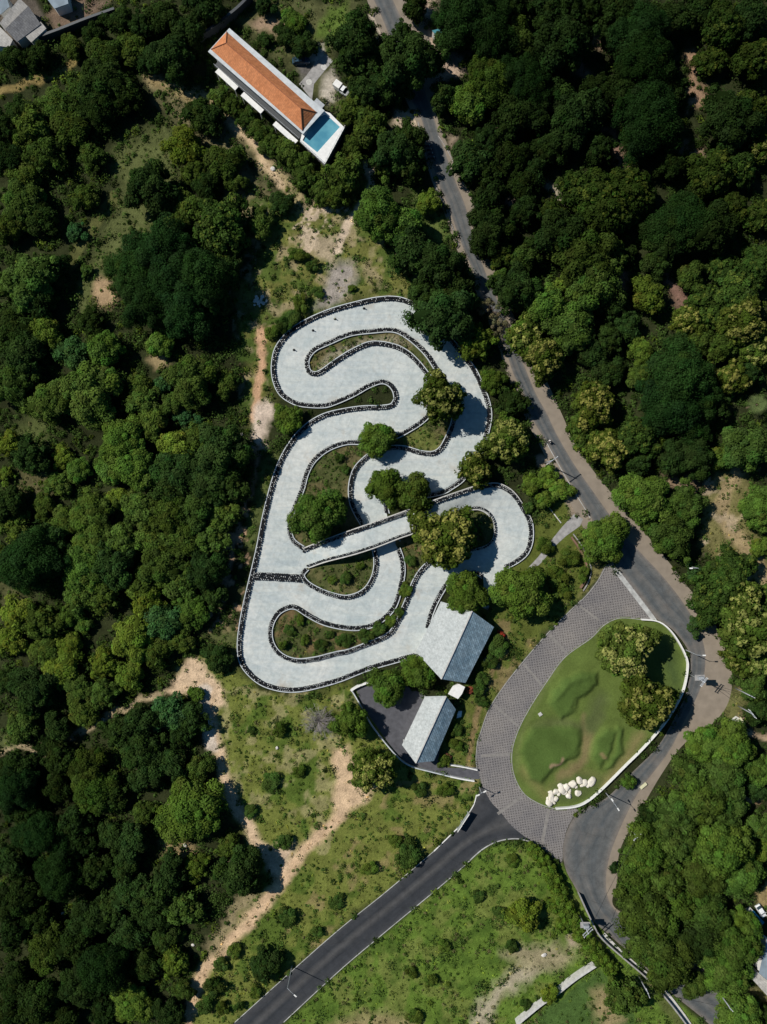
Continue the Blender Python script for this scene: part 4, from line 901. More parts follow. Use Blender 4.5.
for (px, py) in ((323.8, 67), (309, 82)):
    t = np.linspace(0, 2 * PI, 25)[:-1]; flat('driveway_disc', np.c_[px + 3 * np.cos(t), py + 3 * np.sin(t)], .026, M['concrete'], label='pale round paving disc in the driveway')

outer_ring = np.vstack([smooth(OUTER_W, False, 3), np.array([(387.5,518),(413,509),(440,499),(460,492),(477.5,486.5)]), smooth(BRN[7:], False, 3), np.array(PIT_TAIL[::-1][1:]), smooth(PITB[::-1], False, 3)[1:], np.array([(432,632),(426,655),(420,660)])])
holes = [smooth(h, True, 3) for h in (HOLE_M, HOLE_3, HOLE_4)]
flat('kart_track', outer_ring, .030, M['track'], holes, 'pale concrete winding kart track')

# --- bridge deck with ramps
root = empty('track_bridge', (*P2(388, 535), 0), 'raised concrete bridge carrying the kart track over its lower loop', 'bridge')
n = 120; A = resample(smooth(BRN, False, 2), n); B = resample(smooth(BRS, False, 2), n)
A = np.vstack([A]); 
def zprof(p):
    x, y = p
    up = np.clip((x - 303) / 52, 0, 1); up = up * up * (3 - 2 * up)
    if y > 536 and x > 480: dn = np.clip((552 - y) / 16 * .15, 0, .15)
    else: dn = 1.0
    dn2 = 1 - np.clip((x - 412) / 112, 0, 1); dn2 = dn2 * dn2 * (3 - 2 * dn2)
    if x > 470 and y > 520: dn2 = 0
    return .045 + 3.1 * up * dn2
zA = np.array([zprof(p) for p in (A + B) / 2]); zA = np.convolve(np.pad(zA, 4, 'edge'), np.ones(9) / 9, 'valid')
zA = np.where(np.arange(n) > n * .8, .045, zA)
V = []; 
for i in range(n):
    z = zA[i]; a = P2(*A[i], z); b = P2(*B[i], z)
    for t in (0, .25, .5, .75, 1): V.append((a[0] * (1 - t) + b[0] * t, a[1] * (1 - t) + b[1] * t, z))
F = [(i * 5 + j, i * 5 + j + 1, (i + 1) * 5 + j + 1, (i + 1) * 5 + j) for i in range(n - 1) for j in range(4)]
V = np.array(V); q = V[list(F[0])]
if np.cross(q[1] - q[0], q[2] - q[0])[2] < 0: F = [f[::-1] for f in F]
ox, oy = root.location.x, root.location.y
V[:, 0] -= ox; V[:, 1] -= oy
mesh_np('deck', V, F, M['track'], root)
nz = int(np.argmax(zA < .06 * (np.arange(n) > 30) + 0)) if (zA[31:] < .06).any() else n - 1
nz = 31 + int(np.argmax(zA[31:] < .06))
def wallstrip(P, z, off, gap, nm, sgn):
    """retaining wall and parapet following one side; open below the deck at the crossing"""
    nn = normals2(P); mb = MB()
    for i in range(0, nz):
        p0 = P[i] + nn[i] * off * sgn; p1 = P[i + 1] + nn[i + 1] * off * sgn; q0 = P[i] + nn[i] * (off + 1.1) * sgn; q1 = P[i + 1] + nn[i + 1] * (off + 1.1) * sgn
        za, zb = z[i], z[i + 1]; mx = (P[i][0] + P[i + 1][0]) / 2
        open_ = gap[0] < mx < gap[1]
        lo0 = za - .5 if open_ else -.05; lo1 = zb - .5 if open_ else -.05
        A_ = [P2(*p0, za), P2(*p1, zb), P2(*q1, zb), P2(*q0, za)]
        A_ = [(x - ox, y - oy) for x, y in A_]
        vs = [(*A_[0], lo0), (*A_[1], lo1), (*A_[2], lo1), (*A_[3], lo0), (*A_[0], za + .35), (*A_[1], zb + .35), (*A_[2], zb + .35), (*A_[3], za + .35)]
        mb.add(vs, [(0, 1, 2, 3), (4, 5, 6, 7), (0, 1, 5, 4), (2, 3, 7, 6)] + ([(3, 0, 4, 7)] if i == 0 else []) + ([(1, 2, 6, 5)] if i == nz - 1 else []))
    return mb.build(nm, M['concrete'], root)
sg = 1 if np.dot(normals2(A)[20], A[20] - B[20]) > 0 else -1
wallstrip(A, zA, 0.4, (361, 387), 'side_wall', sg); wallstrip(B, zA, 0.4, (375, 398), 'side_wall', -sg)
mb = MB()   # abutments beside the lower loop
for (a, b) in (((360,531),(375,551)), ((387,521),(400,541))):
    pa = P2(*a); pb = P2(*b); mb.bar((pa[0] - ox, pa[1] - oy, 1.25), (pb[0] - ox, pb[1] - oy, 1.25), .35, 2.5)
mb.build('abutment', M['greyc'], root)
# earth fill under the ramps is hidden by the side walls

# ------------------------------------------------------------------ tyre barriers
def tyre_geo():
    v, f, m = [], [], []; n = 8
    for (r, z) in ((.12, .44), (.15, .47), (.23, .47), (.255, .40), (.255, 0.)):
        v += [(r * math.cos(2 * PI * k / n), r * math.sin(2 * PI * k / n), z) for k in range(n)]
    for i in range(4):
        for k in range(n): f.append((i * n + k, i * n + (k + 1) % n, (i + 1) * n + (k + 1) % n, (i + 1) * n + k)[::-1]); m.append(0)
    f += [(0, 1, 2, 3), (0, 3, 4, 7), (4, 5, 6, 7)]; m += [1] * 3   # pale filling in the hole
    v = np.array(v)
    return v, np.array(f), np.array(m)
TV, TF, TM = tyre_geo()
TMS = [mesh_np('tyre', TV, TF, [M['rubber'], M['hub']], 'mesh', None, TM), mesh_np('tyre', TV, TF, [M['rubber'], M['rubber']], 'mesh', None, TM)]
def barrier(name, pts, side, label, closed=False, z=None, rows=2, edge=True, w0=0.):
    """pts in plan pixels; side=+1: the grass lies to the left normal"""
    P = smooth(pts, closed, 2); P = resample(P, step=2.15, closed=closed); nn = normals2(P, closed) * side
    zz = np.zeros(len(P)) + .03 if z is None else z(P)
    c0 = world2(P[:1])[0]
    root = empty(name, (c0[0], c0[1], 0), label, 'tyre barrier', 'tyre barriers of the kart track')
    if edge:
        mb = MB(); m = len(P); step = range(m if closed else m - 1)
        for i in step:
            j = (i + 1) % m; h = .42
            q = [P2(*(P[k] + nn[k] * o), zz[k]) for k, o in ((i, 2.1), (j, 2.1), (j, 2.95), (i, 2.95))]
            q = [(x - c0[0], y - c0[1]) for x, y in q]; zs = (zz[i], zz[j], zz[j], zz[i])
            vs = [(*q[k], zs[k] - .1) for k in range(4)] + [(*q[k], zs[k] + h) for k in range(4)]
            mb.add(vs, [(4, 5, 6, 7), (0, 1, 5, 4), (2, 3, 7, 6)] + ([(3, 0, 4, 7)] if (i == 0 and not closed) else []) + ([(1, 2, 6, 5)] if (i == m - 2 and not closed) else []))
        mb.build('kerb_wall', M['eaves'], root)
    T = []
    for rrow in range(rows):
        off = (-.85 + rrow * 2.7 - (rows - 2) * 1.3) if rows > 1 else 0
        off = {2: (-.95, 1.0), 1: (0,)}.get(rows, tuple(-2.9 + 2.0 * k for k in range(rows)))[rrow]
        off += w0
        for i in range(len(P) - (0 if closed else 1)):
            j = (i + 1) % len(P); t = .5 * (rrow % 2); p = P[i] * (1 - t) + P[j] * t + nn[i] * off
            p = p + np.array([rt.uniform(-.22, .22), rt.uniform(-.22, .22)]); zq = zz[i] * (1 - t) + zz[j] * t
            x, y = P2(p[0], p[1], zq); T.append((x - c0[0], y - c0[1], zq + (rt.uniform(.0, .03)), rt.uniform(.92, 1.06)))
    k = max(1, len(T) // 100 + (1 if len(T) % 100 else 0)); single = T[::k][:100] if k > 1 else T; ids = set(range(0, len(T), k)) if k > 1 else set(range(len(T)))
    ids = set(sorted(ids)[:100]); rest = [t for i, t in enumerate(T) if i not in ids]
    for i in sorted(ids):
        x, y, zq, s = T[i]; o = bpy.data.objects.new('tyre', TMS[0 if rt.random() < .5 else 1]); o.location = (x, y, zq); o.scale = (s, s, s); o.rotation_euler = (0, 0, rt.uniform(0, 6)); link(o, root)
    if rest:
        R_ = np.array(rest); m = len(R_); V = (TV[None] * R_[:, 3][:, None, None] + R_[:, None, :3]).reshape(-1, 3)
        F = (TF[None] + (np.arange(m) * len(TV))[:, None, None]).reshape(-1, 4)
        o = mesh_np('tyre_rows', V, F, [M['rubber'], M['hub']], root, None, (TM[None] * (RNG.random(m) < .5)[:, None].astype(int)).ravel()); o['kind'] = 'stuff'
    return root
def area(pts): p = np.array(pts); return .5 * np.sum(p[:, 0] * np.roll(p[:, 1], -1) - np.roll(p[:, 0], -1) * p[:, 1])
def side_closed(pts, grass_inside):
    # left normal (-dy,dx) in pixel space points inside when the area is positive
    return (1 if area(pts) > 0 else -1) * (1 if grass_inside else -1)
so = side_closed(OUTER_W + [(400, 560)], False)
cut1 = 24; cut2 = 47
barrier('tyre_barrier', OUTER_W[:14], so, 'black tyre barrier with white kerb round the bottom left of the track')
barrier('tyre_barrier', OUTER_W[13:27], so, 'tyre barrier along the left side up to the green notch')
barrier('tyre_barrier', OUTER_W[26:48], so, 'tyre barrier round the top left hairpin of the track')
barrier('tyre_barrier', OUTER_W[47:], so, 'tyre barrier down the upper right side of the track to the bridge')
# the central green: the stretch beside the bridge ramp belongs to the bridge
iM = HOLE_M.index((363,524)); jM = HOLE_M.index((303,548.5))
sM = side_closed(HOLE_M, True); ring = HOLE_M[jM:] + HOLE_M[:iM + 1]
half = 29
barrier('tyre_barrier', ring[:half], sM, 'tyre barrier along the lower and left edge of the central green')
barrier('tyre_barrier', ring[half - 1:], sM, 'tyre barrier along the upper and right edge of the central green')
i3 = HOLE_3.index((475,548.6)); s3 = side_closed(HOLE_3, True)
barrier('tyre_barrier', HOLE_3[i3:i3 + 12], s3, 'tyre barrier on the right of the lower long green')
barrier('tyre_barrier', HOLE_3[i3 + 11:], s3, 'tyre barrier round the lower bend between bridge and bottom straight')
s4 = side_closed(HOLE_4, True); barrier('tyre_barrier', HOLE_4[3:] + HOLE_4[:1], s4, 'tyre barrier round the teardrop green south of the bridge')
barrier('tyre_barrier', PITB, 1 if (np.dot(normals2(np.array(PITB, float))[1], (1, .3)) > 0) else -1, 'short tyre barrier between the track and the larger pale roof')
barrier('tyre_wall', [(254,576),(270,576.5),(287,577.5),(302,578.5)], 1, 'wide tyre wall of several rows closing off the lower loop', False, None, 4, False)
def zb(P):
    Mi = (A + B) / 2; return np.array([zA[np.argmin(((A - p) ** 2).sum(1))] for p in P])
def zb2(P): return np.array([zA[np.argmin(((B - p) ** 2).sum(1))] for p in P])
nb_ = int(nz * .98)
barrier('bridge_tyre_barrier', [tuple(p) for p in A[:n:6]] + [BRN[-1]], sg, 'tyre barrier along the north parapet of the bridge and right loop', False, zb, 2, False, -1.4)
barrier('bridge_tyre_barrier', [tuple(p) for p in B[:n:6]] + [BRS[-1]], -sg, 'tyre barrier along the south parapet of the bridge', False, zb2, 1, False, -1.3)
# white kerb for the right loop beyond the ramp walls
def kerb(name, pts, w, h, mat, label, cat='kerb', closed=False, z0=-.05, h0=0):
    P = smooth(pts, closed, 2.5); nn = normals2(P, closed); m = len(P); mb = MB(); c0 = world2(P[:1])[0]
    for i in range(m if closed else m - 1):
        j = (i + 1) % m; q = [P2(*(P[k] + nn[k] * o), h0) for k, o in ((i, -w / 2), (j, -w / 2), (j, w / 2), (i, w / 2))]
        q = [(x - c0[0], y - c0[1]) for x, y in q]
        vs = [(*a, z0) for a in q] + [(*a, h) for a in q]
        mb.add(vs, [(4, 5, 6, 7), (0, 1, 5, 4), (2, 3, 7, 6)] + ([(3, 0, 4, 7)] if (i == 0 and not closed) else []) + ([(1, 2, 6, 5)] if (i == m - 2 and not closed) else []))
    o = mb.build(name, mat); o.location = (c0[0], c0[1], 0)
    return tag(o, label, cat)
kerb('loop_kerb', [tuple(p + normals2(A)[k] * 1.1 * sg) for k, p in list(enumerate(A))[nz:n:4]] + [(505,570)], .9, .45, M['eaves'], 'white kerb outside the right-hand loop of the track')

# kerbs along the roads
def dkerb(pts, label, w=1.0, mat='kerbgrey'): return kerb('road_kerb', pts, w * .72, .15, M[mat], label)
dkerb(SIDE_U[1:7], 'white road kerb at the bend by the billboards', 1.2, 'white')
dkerb(SIDE_U[6:-1], 'pale kerb along the upper side of the side road', .8)
dkerb(SIDE_L[2:7], 'curved pale kerb on the inside of the junction', 1.2)
dkerb(SIDE_L[6:-1], 'pale kerb along the lower side of the side road', .8)
dkerb([(606,566),(597,582),(585,597),(577,604),(548,633),(524.5,660),(504,686),(489,709.5),(480.5,733),(477.6,742),(476,759),(477,768)], 'outer kerb of the paved ring', 1.0, 'greyc')
dkerb(ISLAND[:13], 'pale kerb along the left side of the oval lawn', 1.0, 'greyc')
dkerb([(418,122),(424,148),(434,182),(446,210),(459,246)], 'kerb along the left side of the upper road', .9, 'greyc')
dkerb([(438,136),(446,148),(456,168)], 'kerb along the right side of the upper road', .8, 'greyc')
dkerb([(545,440),(557,462),(572,488),(585,509),(590,518)], 'pale kerb beside the road by the footpath', .9)
dkerb([(548,506),(554,514),(561,523)], 'short pale kerb left of the footpath', 1.3, 'concrete')

# the oval lawn with its grassy mounds
def build_lawn():
    x0, x1, y0, y1 = 508, 692, 612, 814; gx = np.arange(x0, x1, 1.2); gy = np.arange(y0, y1, 1.2); PX, PY = np.meshgrid(gx, gy)
    isl = smooth(ISLAND, True, 4); ins = inside(isl, PX, PY); edge = segdist(isl, PX, PY, True)
    Z = np.full(PX.shape, .10); C = np.zeros(PX.shape + (3,)); C[:] = (.098, .135, .032)
    wob = fbm(PX, PY, 10, 8) * 2.2
    def mound(pts, h, soft, c):
        nonlocal Z
        pts = np.array(pts, float); d = segdist(pts, PX + wob, PY + wob, True); d = np.where(inside(pts, PX + wob, PY + wob), d, -d)
        m = np.clip(d / soft * .5 + .5, 0, 1); m = m * m * (3 - 2 * m); Z += h * m; C[:] = C * (1 - m[..., None]) + np.array(c) * m[..., None]
    def stain(pts, w, c, a=1.):
        d = segdist(np.array(pts, float), PX + wob, PY + wob, False); m = (np.clip(1 - d / w, 0, 1) * a)[..., None]; C[:] = C * (1 - m) + np.array(c) * m
    stain([(536,728),(560,722),(590,730),(600,715)], 9, (.095,.115,.04)); stain([(523,770),(545,795),(575,770),(600,780)], 9, (.15,.145,.05), .8)
    stain([(560,775),(585,760),(590,735)], 7, (.19,.15,.07), .8); stain([(583,715),(586,745),(580,765),(560,780)], 5, (.19,.15,.07), .8); stain([(640,735),(625,760),(605,785)], 9, (.17,.15,.06)); stain([(560,665),(545,685),(520,735),(515,770)], 5, (.12,.15,.045))
    stain([(590,725),(600,700)], 14, (.08,.10,.035)); stain([(665,650),(675,680)], 14, (.06,.09,.028))
    GM = (.070, .112, .026)
    mound([(549,703),(560,718),(572,712),(577,698),(597,684),(596,672),(576,673),(556,690)], .85, 3.6, GM)
    mound([(521,752),(529,778),(541,782),(558,764),(576,756),(581,740),(578,728),(560,724),(534,727),(524,738)], .8, 4, GM)
    mound([(592,756),(600,768),(607,759),(611,745),(616,728),(606,728),(594,742)], .7, 3.6, GM); mound([(617,726),(622,728),(622,752),(612,766),(606,768),(614,748)], .7, 3.2, GM)
    mound([(552,786),(575,772),(600,778),(596,792),(570,803),(550,800)], .3, 6, (.075,.10,.03))
    mound([(552,692),(566,678),(588,674),(588,679),(570,684),(556,698)], .35, 3.5, (.074,.118,.028))
    stain([(550,766),(560,762),(561,757)], 2.4, (.34,.22,.15), .8); stain([(600,752),(604,757)], 3, (.22,.15,.08), .8)
    Z = np.where(edge < 3, .10 + (Z - .10) * edge / 3, Z)
    iy, ix = np.where(ins | (edge < 1.5)); remap = -np.ones(PX.shape, int); remap[iy, ix] = np.arange(len(iy))
    w = world2(np.c_[PX[iy, ix], PY[iy, ix]]); V = np.c_[w, Z[iy, ix]]
    a, b, c, d = remap[:-1, :-1], remap[:-1, 1:], remap[1:, 1:], remap[1:, :-1]; ok = (a >= 0) & (b >= 0) & (c >= 0) & (d >= 0)
    F = np.stack([d[ok], c[ok], b[ok], a[ok]], -1)
    o = mesh_np('lawn', V, F, M['lawn'], None, C[iy, ix], None, True); structure(o, 'oval mown lawn with low grassy mounds')
build_lawn()

# ------------------------------------------------------------------ walls and fences
root = kerb('lawn_wall', FENCE, 1.3, .95, M['white'], 'low white curved wall round the road side of the lawn', 'wall', h0=.9)
kerb('block_wall', [(517,1025),(540,1006),(555,996),(575,980),(600,963.5)], 2.6, 1.9, M['concrete'], 'long pale concrete wall at the bottom of the south field', 'wall', h0=1.9)
kerb('retaining_wall', [(351,690),(357,686),(370,681)], 2.0, 1.0, M['white'], 'short white wall at the top left of the car park', 'wall')
kerb('retaining_wall', [(352,690),(358,700),(370,722),(382,738),(392,750),(402,760),(413,766),(430,770.5),(450,775.5)], 1.0, .9, M['eaves'], 'thin pale curved wall round the left of the car park', 'wall')
kerb('retaining_wall', [(450,775.5),(462,778),(474,780)], 1.3, .9, M['white'], 'white wall below the car park entrance', 'wall')
kerb('retaining_wall', [(450,764),(463,766),(477,769)], 1.1, .9, M['white'], 'white wall above the car park entrance', 'wall')
kerb('garden_wall', [(571,537),(578,547),(584,558),(587,570),(585,580),(580,588)], 1.8, .6, M['brown'], 'curved brown garden wall beside the footpath', 'wall')
kerb('garden_wall', [(573,534),(581,545),(588,558),(591,571),(588,582),(583,591)], .9, .3, M['greyc'], 'thin outer edging of the curved brown wall', 'edging')
kerb('boundary_wall', [(35,42),(60,33),(88,22),(116,12)], 2.4, 2.4, M['darkm'], 'dark boundary wall below the grey-roofed houses', 'wall', h0=1)
kerb('boundary_wall', [(196,42),(215,30),(238,12),(252,-2)], 2.6, 2.6, M['darkm'], 'dark band of boundary wall and shadow behind the villa', 'wall', h0=1)  # dark colour takes in the shadow along the wall
kerb('boundary_wall', [(352,112),(347,126),(342,136)], .8, 2.0, M['concrete'], 'thin pale wall right of the pool terrace', 'wall')
kerb('walkway', [(603,934),(616,948),(636,966),(658,984),(672,1001),(686,1020),(692,1030)], 5.0, .3, M['concrete'], 'narrow tan concrete walkway beside the lower road', 'walkway')
kerb('roadside_wall', [(578,892),(590,918),(600,935),(622,955),(644,974),(664,995),(682,1018),(690,1030)], 1.4, 1.5, M['greyc'], 'low grey wall between the hedge and the lower road', 'wall')
for k_, (a, b, lab) in enumerate((((640,788),(646,783),'short cream wall left of the big tree mass'),((629,842),(634,826),'cream kerb stones below the roadside pole'),((733,988),(748,1003),'cream wall at the bottom right of the road'))):
    kerb('low_wall', [a, b], 2.2, .5, M['cream'], lab, 'wall')

# white boulders in a row
g = random.Random(9)
BL = [(549,803,4),(552,798,4.5),(556,799,3.5),(551,793,2.8),(556,792,3.6),(562,790,4.6),(561,787,3.5),(567,788,4.2),(573,784,4.6),(580,781,4.2),(585,783,3.4),(592,782,4.9),(569,796,3.8),(578,793.5,3.8),(565,793,3),(559,794,2.4),(570,791,2.2),(576,787,2.3),(588,786,2.2),(554,803,2),(564,786,2),(582,786,1.8),(548,799,2)]
def rock_mesh(seed, mat, fl=.65):
    gg = random.Random(seed); bm = bmesh.new(); bmesh.ops.create_icosphere(bm, subdivisions=3, radius=1)
    cuts = [Vector((gg.gauss(0, 1), gg.gauss(0, 1), gg.gauss(.3, .7))).normalized() for _ in range(9)]
    for v in bm.verts:
        for c in cuts:
            dd = v.co.dot(c)
            if dd > .72: v.co -= c * (dd - .72) * .85
        v.co *= 1 + gg.uniform(-.03, .03); v.co.z *= fl
    me = bpy.data.meshes.new('rock'); bm.to_mesh(me); bm.free(); me.materials.append(mat); return me
RM = [rock_mesh(i, M['rock']) for i in range(5)]
for i, (px, py, r) in enumerate(BL):
    o = bpy.data.objects.new('boulder', RM[i % 5]); link(o); o.location = (*P2(px, py, .6), .35); s = r * S * 1.08; o.scale = (s, s * g.uniform(.8, 1), s); o.rotation_euler = (0, 0, g.uniform(0, 6))
    pos = 'rightmost round' if i == 11 else 'leftmost' if i == 0 else 'lower detached round' if i == 13 else 'lower hollow-sided' if i == 12 else None
    tag(o, (pos + ' white boulder of the row on the lawn') if pos else 'white boulder in the tight row on the lawn', 'rock', 'white boulders on the oval lawn')
o = MB().box((0, 0, .15), (.9, .8, .2)).box((0, 0, .25), (.6, .55, .1)).build('stone_plinth', M['concrete']); o.location = (*P2(540, 714), .1); o.rotation_euler = (0, 0, .6); tag(o, 'small square white stone plinth at the left of the lawn', 'plinth')
# rubble heap and loose stones
mb_parts = []
root = empty('rubble_heap', (*P2(260, 302), 0), 'pale grey rubble heap on the grass left of the track', 'rubble')
RB = [rock_mesh(20 + i, M['palerock'], .35) for i in range(3)]
for i in range(22):
    o = bpy.data.objects.new('stone', RB[i % 3]); link(o, root); a = g.uniform(0, 6.28); r = g.uniform(0, 1) ** .6 * 1.7; o.location = (r * math.cos(a), r * math.sin(a) * 1.0, .12); s = g.uniform(.25, .75); o.scale = (s, s * .8, s); o.rotation_euler = (0, 0, a)
LS = [(484,104,4,'white rock outcrop among trees right of the upper road'),(489,107,2.5,'small white stone below the white outcrop'),(506,163,3.5,'pale rock in the forest gap'),(514,166,1.4,'tiny white stone right of the pale rock'),(564,205,1.8,'small white stone at the forest gap'),(185,845,2.4,'white stone in the clearing below the round tree'),
      (193,945,2,'white stone by the woods left of the dirt path'),(63,913,2.2,'grey stone deep in the bottom left wood'),(66,924,2.4,'brownish stone deep in the bottom left wood'),(103,719,2,'pale stone on the thin lane'),(276,208,3.4,'grey rock at the foot of the slope'),(242,434,1.8,'white stone at the wood edge near the track'),(273,169,3,'pale boulder on the villa slope path'),(529,217,1.6,'pale stone by the forest track'),(277,748,2,'grey stone on the open slope'),(294,315,1.4,'white stone in shrubs beside the track'),(544,955,3,'pale stone among field weeds'),(380,100,5,'pale slab between trees left of the road')]
for i, (px, py, r, lab) in enumerate(LS):
    o = bpy.data.objects.new('stone', RB[i % 3]); link(o); o.location = (*P2(px, py, .2 if i not in (0,1) else 4), .25 if i not in (0,1) else 3.4); s = r * S; o.scale = (s, s * .75, s if i not in (0,1) else s*1.5); o.rotation_euler = (0, 0, i); tag(o, lab, 'stone')
    if i in (0, 1): o.location = (*P2(px, py, .2), .25); 

# ------------------------------------------------------------------ the villa
def house_frame(h): return lambda px, py: P2(px, py, h)
c0 = P2(270, 88); root = empty('villa', (*c0, 0), 'long white villa with an orange hipped tile roof', 'house')
def rel(pts): return [(x - c0[0], y - c0[1]) for x, y in pts]
E = 6.4
eav = rel([P2(229.3, 28, E), P2(324.5, 110.5, E), P2(303, 134, E), P2(208, 51.5, E)])
def shrink(q, a, b):   # move the sides in: a along the length ends, b on the long sides
    q = [Vector(p) for p in q]; u = (q[1] - q[0]).normalized(); v = (q[3] - q[0]).normalized()
    return [tuple(q[0] + u * a + v * b), tuple(q[1] - u * a + v * b), tuple(q[2] - u * a - v * b), tuple(q[3] + u * a - v * b)]
MB().prism(eav, E - .25, E, 0).build('eaves_slab', M['eaves'], root)
body = shrink(eav, 1.0, .9); MB().prism(body, 0, E - .25).build('wall', M['wall'], root)
tl = [Vector((*rel([P2(px, py, z)])[0], z)) for px, py, z in ((211,49.3,E+.1),(226.7,31.7,E+.1),(316.6,112.2,E+.1),(302.2,130.5,E+.1),(226,43,E+2.0),(300.8,108.4,E+2.0))]
b_ = [Vector((v.x, v.y, E + .003)) for v in tl[:4]]
mb = MB(); mb.add([*tl, *b_], [(0, 1, 4), (1, 2, 5, 4), (2, 3, 5), (3, 0, 4, 5), (0, 1, 7, 6), (1, 2, 8, 7), (2, 3, 9, 8), (3, 0, 6, 9)]); rf = mb.build('roof', M['orange'], root)
mb = MB()
for a, b in ((0, 4), (1, 4), (2, 5), (3, 5), (4, 5)): mb.tube([tl[a] + Vector((0, 0, .05)), tl[b] + Vector((0, 0, .05))], .10, 6)
mb.build('ridge_tiles', m_plain('ridge_tile', (.32, .12, .06), .8, .2), rf)
u = (Vector(body[1]) - Vector(body[0])).normalized(); v = (Vector(body[3]) - Vector(body[0])).normalized(); rz = math.atan2(u.y, u.x); Lh = (Vector(body[1]) - Vector(body[0])).length
for side, base in ((1, 3), (-1, 0)):
    for fl in (1.5, 4.6):
        for i in range(7):
            p = Vector(body[base]) + u * (2 + i * (Lh - 4) / 6) + v * side * .03
            w = MB().box((p.x, p.y, fl), (2.2, .1, 1.5), rz).build('window', M['glass'], root)
            mb = MB()
            for dx in (-1.12, 0, 1.12): mb.box((p.x + u.x * dx + v.x * side * .06, p.y + u.y * dx + v.y * side * .06, fl), (.06, .08, 1.6), rz)
            mb.build('frame', M['darkm'], w)
# middle balcony gallery and lower awnings on the garden side
q0 = Vector(body[3]); q1 = Vector(body[2])
MB().prism([tuple(q0 + u * .5 + v * .01), tuple(q1 - u * .3 + v * .01), tuple(q1 - u * .3 + v * 1.5), tuple(q0 + u * .5 + v * 1.5)], 3.0, 3.2).build('balcony', M['darkm'], root)  # slab coloured dark to stand in for the shaded gap below the eaves
mb = MB(); z = 3.9
mb.bar((*(q0 + u * .5 + v * 1.45), z), (*(q1 - u * .3 + v * 1.45), z), .06)
for i in range(30): p = q0 + u * (.5 + i * (Lh - .8) / 29) + v * 1.45; mb.bar((p.x, p.y, 3.2), (p.x, p.y, z), .04)
mb.build('railing', M['metal'], root)
for a, b in (((218.5,68.2),(238.5,86.5)), ((244,91.8),(264,109.8)), ((276,121),(298,140.5))):
    A_ = Vector(rel([P2(*a, 3.6)])[0]); B_ = Vector(rel([P2(*b, 3.6)])[0]); dd = (B_ - A_).normalized(); nn_ = Vector((dd.y, -dd.x)); nn_ = nn_ if nn_.dot(v) > 0 else -nn_
    MB().prism([tuple(A_), tuple(B_), tuple(B_ + nn_ * 1.25), tuple(A_ + nn_ * 1.25)], 3.45, 3.6).build('awning', M['white'], root)
    mb = MB()
    for t in (.05, .5, .95):
        p = A_.lerp(B_, t) + nn_ * 1.05; mb.box((p.x, p.y, 1.72), (.15, .15, 3.45), rz)
    mb.build('post', M['white'], root)
# terrace with swimming pool
c1 = P2(325, 138); H = 5.0; rootp = empty('swimming_pool', (*c1, 0), 'blue swimming pool in a white pointed terrace at the villa end', 'pool')
def rel1(pts): return [(x - c1[0], y - c1[1]) for x, y in pts]
tr_ = rel1([P2(px, py, H) for px, py in ((318,109),(330,113),(344.5,127.5),(324.8,164.2),(300,141.5),(302,133))])
wt = rel1([P2(px, py, H) for px, py in ((325.5,113.8),(340,126.8),(317.3,152.2),(302.6,140.2),(313,119))])
vsx = [Vector(p) for p in tr_] + [Vector(p) for p in wt]; es = [(i, (i + 1) % 6) for i in range(6)] + [(6 + i, 6 + (i + 1) % 5) for i in range(5)]
r = delaunay_2d_cdt(vsx, es, [], 0, 1e-5); v2 = [tuple(p) for p in r[0]]; F = []
for f in r[2]:
    c = np.mean([v2[i] for i in f], axis=0); X, Y = np.array([c[0]]), np.array([c[1]])
    if inside(np.array(tr_), X, Y)[0] and not inside(np.array(wt), X, Y)[0]: F.append(tuple(f))
mb = MB(); mb.add([(x, y, H) for x, y in v2], F)
k = len(mb.v); mb.add([(x, y, H - .4) for x, y in tr_] + [(x, y, H) for x, y in tr_], [(i, (i + 1) % 6, 6 + (i + 1) % 6, 6 + i) for i in range(6)])
tcx, tcy = sum(x for x, y in tr_) / 6, sum(y for x, y in tr_) / 6; ti = [(tcx + (x - tcx) * .84, tcy + (y - tcy) * .84) for x, y in tr_]
MB().add([(x, y, 0) for x, y in ti] + [(x, y, H - .35) for x, y in ti], [(i, (i + 1) % 6, 6 + (i + 1) % 6, 6 + i) for i in range(6)]).build('base_wall', M['greyc'], rootp)  # darker colour stands in for tree shade on the wall
mb.add([(x, y, 3.6) for x, y in wt] + [(x, y, H) for x, y in wt], [(i, (i + 1) % 5, 5 + (i + 1) % 5, 5 + i) for i in range(5)])
mb.build('terrace', M['white'], rootp)
MB().add([(x, y, H - .25) for x, y in wt], [tuple(range(5))]).build('water', M['water'], rootp)
p0, p1, p2 = (Vector(tr_[i]) for i in (2, 3, 4)); mb = MB()
for a, b in ((p0, p1), (p1, p2)):
    mb.bar((*a.lerp(b, .02), H + .9), (*a.lerp(b, .98), H + .9), .05)
    for i in range(9): q = a.lerp(b, .02 + i * .12); mb.bar((q.x, q.y, H), (q.x, q.y, H + .9), .04)
mb.build('railing', M['metal'], rootp)
# small dark entrance porch beside the pool
o = MB().box((0, 0, 1.5), (2.3, 1.2, 3.0), 0).box((0, 0, 3.1), (2.6, 1.4, .12), 0, 1).build('porch', [M['glass'], M['metal']]); o.location = (*P2(319, 104, 3), 0); o.rotation_euler = (0, 0, rz); tag(o, 'small dark glazed porch on the villa corner by the drive', 'porch')

